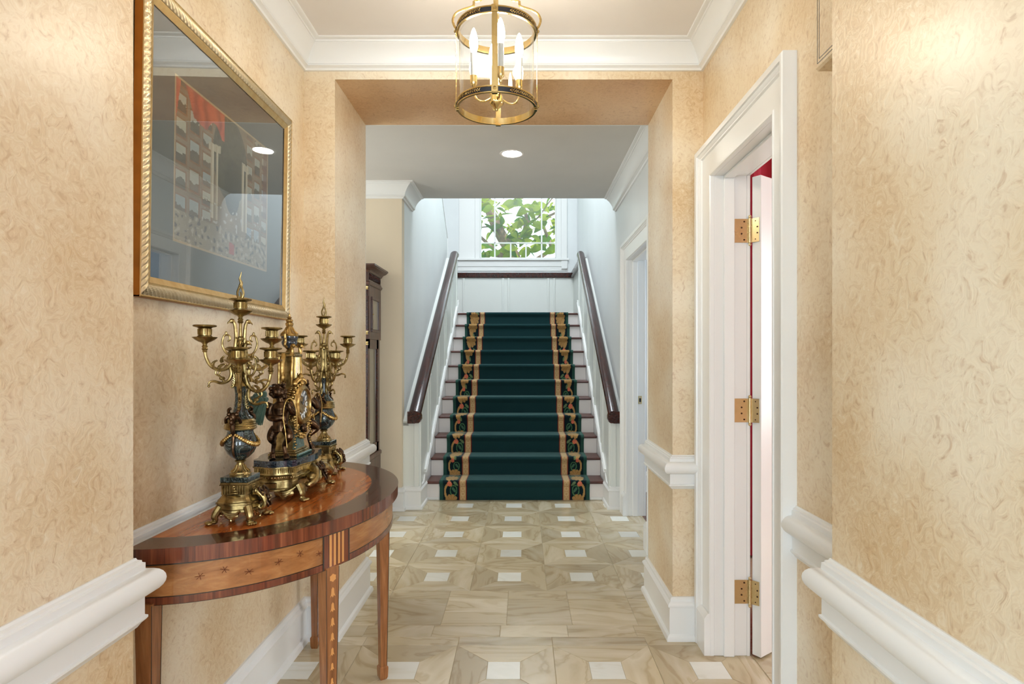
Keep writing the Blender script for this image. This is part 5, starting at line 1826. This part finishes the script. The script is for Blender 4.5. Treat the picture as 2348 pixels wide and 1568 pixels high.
# local: x right side at +.28, y back at 0, front at -.42
b = MB(); b.box(-.30, .30, -.44, 0, 0, .10, .006); b.box(-.29, .29, -.43, 0, .10, .52, .004); b.box(-.30, .30, -.44, 0, .52, .56, .008); b.build('plinth', 'case_wood', gc)
b = MB()
for sx in (-1, 1):
    b.box(min(sx * .26, sx * .28), max(sx * .26, sx * .28), -.10, -.04, .56, 1.78); b.box(min(sx * .26, sx * .28), max(sx * .26, sx * .28), -.40, -.34, .56, 1.78)
    b.box(min(sx * .26, sx * .28), max(sx * .26, sx * .28), -.40, -.04, .56, .64); b.box(min(sx * .26, sx * .28), max(sx * .26, sx * .28), -.40, -.04, 1.46, 1.54)
b.box(-.28, .28, -.04, 0, .56, 1.98); b.build('trunk', 'case_wood', gc)
for sx in (-1, 1):
    MB().box(min(sx * .264, sx * .268), max(sx * .264, sx * .268), -.345, -.095, .64, 1.46).build('side_glass', 'case_glass', gc)
    MB().tube([(sx * .279, -.095, .64), (sx * .279, -.095, 1.46)], .007, 8).build('glazing_bead', 'mahogany', gc)
b = MB(); b.box(-.25, .25, -.412, -.40, .60, 1.50, .003); b.build('front_door', 'case_wood', gc)
MB().box(-.20, .20, -.414, -.4125, .66, 1.44).build('front_glass', 'case_glass', gc)
# hood
b = MB()
for sx in (-1, 1):
    b.box(min(sx * .27, sx * .292), max(sx * .27, sx * .292), -.41, 0, 1.54, 1.60); b.box(min(sx * .27, sx * .292), max(sx * .27, sx * .292), -.41, 0, 1.90, 1.99)
    b.box(min(sx * .27, sx * .292), max(sx * .27, sx * .292), -.41, -.34, 1.60, 1.90); b.box(min(sx * .27, sx * .292), max(sx * .27, sx * .292), -.09, 0, 1.60, 1.90)
b.box(-.29, .29, -.01, 0, 1.54, 1.99); b.box(-.29, .29, -.42, -.40, 1.54, 1.60); b.box(-.29, .29, -.42, -.40, 1.90, 1.99)
hood = b.build('hood', 'case_wood', gc)
for sx in (-1, 1):
    f = MB(); x0, x1 = (.288, .302) if sx > 0 else (-.302, -.288)
    for bx in ((-.34, -.315, 1.6255, 1.8745), (-.115, -.09, 1.6255, 1.8745), (-.34, -.09, 1.60, 1.625), (-.34, -.09, 1.875, 1.90)):
        f.box(x0, x1, *bx, .003)
    f.build('side_window_frame', 'case_wood', hood)
    MB().box(sx * .291 - .001, sx * .291 + .001, -.32, -.11, 1.62, 1.88).build('side_window', 'case_glass', hood)
b = MB(); b.sweep([(.292, 0), (.292, -.425), (-.292, -.425), (-.292, 0)], [(0, 1.99), (.006, 1.99), (.014, 2.002), (.014, 2.012), (.004, 2.020), (.004, 2.030), (0, 2.030)], HZ); b.build('moulding', 'case_wood', gc)
b = MB(); b.box(-.290, .290, -.42, 0, 2.025, 2.10); fz = b.build('frieze', 'case_wood', gc)
fr_ = MB()
for k in range(9):
    y = -.39 + k * .042
    fr_.tube([(.294, y + .013 * cos(t), 2.064 + .024 * sin(t)) for t in [2 * pi * i / 12 for i in range(12)]], .0042, 6, closed=True)
    fr_.ell((.294, y + .021, 2.064), (.003, .006, .012), 8, 6)
fr_.build('pierced_fret', 'mahogany', fz)
MB().box(.2895, .2915, -.41, -.015, 2.034, 2.094).build('fret_backing', 'ebony', fz)
b = MB(); b.sweep([(.292, 0), (.292, -.425), (-.292, -.425), (-.292, 0)], [(0, 2.095), (.006, 2.095), (.012, 2.105), (.022, 2.118), (.050, 2.130), (.058, 2.140), (.066, 2.142), (.066, 2.156), (0, 2.156)], HZ)
b.box(-.29, .29, -.424, 0, 2.10, 2.151); b.build('cornice', 'case_wood', gc)
for sx in (-1, 1):
    for z0, z1 in ((1.60, 1.96), (.64, 1.50)):
        cl = MB().lathe([(.0, z0), (.012, z0), (.0125, (z0 + z1) / 2), (.0115, z1), (.0, z1)], 14, (sx * .272, -.418, 0)).build('corner_column', 'mahogany', gc)
        for z in (z0 - .012, z1):
            MB().lathe([(.0, z - .010), (.016, z - .010), (.016, z - .004), (.0135, z), (.016, z + .012), (.016, z + .018), (.0, z + .018)], 14, (sx * .272, -.418, 0)).build('brass_capital', 'polished_brass', cl)
b = MB(); b.lathe([(.0, -.408), (.19, -.408), (.19, -.404), (.0, -.404)], 32, (0, 0, 1.75), 'y'); b.build('dial', 'enamel_white', gc)
MB().ell((.304, -.325, 1.75), (.006, .005, .005), 8, 6).build('knob', 'polished_brass', gc)

# ================================================================== trees outside the window
tr = thing('tree', (-.9, 12.3, -1.0), 'leafy tree with a leaning grey trunk filling the stair window', 'tree')
def WP(px, py, y):
    return ((px - 1200) * y / 1375 + .9, y - 12.3, EYE + (821 - py) * y / 1375 + 1.0)
branches = [
    ([(1085, 400, 11.9), (1112, 456, 11.9), (1132, 505, 11.85), (1152, 545, 11.9), (1176, 585, 11.95), (1192, 640, 12.0), (1195, 760, 12.1), (1190, 1100, 12.3)], .085, .16),
    ([(1165, 560, 11.95), (1196, 540, 11.8), (1206, 510, 11.75), (1203, 480, 11.7), (1186, 456, 11.7), (1170, 420, 11.7)], .05, .02),
    ([(1180, 590, 11.9), (1150, 585, 11.6), (1120, 560, 11.5), (1098, 540, 11.4), (1070, 520, 11.4)], .05, .02),
    ([(1192, 640, 12.0), (1225, 600, 12.0), (1262, 570, 12.0), (1252, 535, 12.0), (1246, 505, 12.0), (1275, 487, 12.0), (1300, 470, 12.0)], .05, .018),
    ([(1206, 510, 11.75), (1232, 500, 11.7), (1260, 462, 11.6), (1280, 440, 11.6)], .022, .010),
    ([(1176, 585, 11.95), (1145, 588, 11.7), (1110, 582, 11.5), (1095, 580, 11.5)], .03, .012),
    ([(1132, 520, 11.85), (1115, 520, 11.7), (1098, 522, 11.6)], .02, .01),
]
for pts_, r0, r1 in branches:
    sp = spline([WP(*p) for p in pts_], 5)
    mb = MB(); mb.tube(sp, [r0 + (r1 - r0) * i / (len(sp) - 1) for i in range(len(sp))], 9)
    mb.build('branch', 'bark', tr)
def leaf_mesh(L, Wd, curl):
    b = MB(); rows = 7; vs = []
    for i in range(rows + 1):
        t = i / rows
        w = Wd * sin(pi * min(1, t * .92 + .04)) ** .8 * (1.15 - .4 * t)
        z = -curl * L * t * t
        vs += [(t * L, -w, z + .25 * w), (t * L, 0, z), (t * L, w, z + .25 * w)]
    fs = []
    for i in range(rows):
        for j in range(2):
            a = i * 3 + j
            fs.append((a, a + 1, a + 4, a + 3))
    return b.add(vs, fs, True).mesh('leaf', 'leaf_green')
leaves = [leaf_mesh(.34, .085, .25), leaf_mesh(.28, .080, .5), leaf_mesh(.40, .095, .1)]
rg = random.Random(11)
clusters = [(1122, 470), (1112, 505), (1130, 530), (1108, 562), (1118, 585), (1150, 500), (1165, 515), (1140, 470), (1180, 462), (1200, 470), (1216, 490), (1230, 470), (1228, 505),
            (1212, 525), (1196, 545), (1222, 548), (1240, 560), (1172, 550), (1180, 532), (1262, 500), (1270, 525), (1268, 470), (1258, 550), (1272, 570), (1150, 575), (1170, 575), (1210, 575),
            (1244, 480), (1125, 450), (1160, 430), (1205, 430), (1250, 430), (1090, 500), (1295, 520), (1095, 450), (1300, 570), (1190, 500), (1205, 505)]
for cx, cy in clusters:
    for k in range(6):
        y = 11.2 + rg.random() * .9
        p = WP(cx + rg.uniform(-8, 8), cy + rg.uniform(-8, 8), y)
        a = rg.uniform(0, 2 * pi)
        o = link('leaf', rg.choice(leaves), tr, p, (rg.uniform(.3, 1.5), rg.uniform(-.4, .7), a))
        s = rg.uniform(.55, .95); o.scale = (s, s, s)
# distant trees
for i, (x, y, z, rx, lab) in enumerate(((1.6, 22, 4.2, 2.6, 'pale distant tree crown low in the right panes'), (-2.6, 24, 4.0, 2.8, 'pale distant tree crown behind the left panes'))):
    ft = thing('distant_tree', (x, y, -1.0), lab, 'tree', 'trees beyond the house')
    b = MB(); b.tube([(0, 0, 0), (.1, 0, 3), (0, .1, z + 1)], [.22, .18, .08], 8); b.build('trunk', 'bark', ft)
    b = MB()
    for k in range(1500):
        v = Vector((rg.gauss(0, 1), rg.gauss(0, 1), rg.gauss(0, 1)))
        v = v.normalized() * rg.random() ** .4
        c = Vector((v.x * rx, v.y * rx, z + v.z * 1.5))
        e1 = Vector((rg.gauss(0, 1), rg.gauss(0, 1), rg.gauss(0, 1))).normalized(); e2 = e1.orthogonal().normalized()
        s = rg.uniform(.06, .12)
        b.add([tuple(c + e1 * s), tuple(c + e2 * s * .6), tuple(c - e1 * s), tuple(c - e2 * s * .6)], [(0, 1, 2, 3)])
    o = b.build('foliage', 'leaf_far', ft); o['kind'] = 'stuff'
b = MB(); b.box(-30, 30, 10.5, 60, -1.2, -1.0)
struct(b.build('ground', 'lawn'), 'lawn outside beyond the stair window', 'ground')
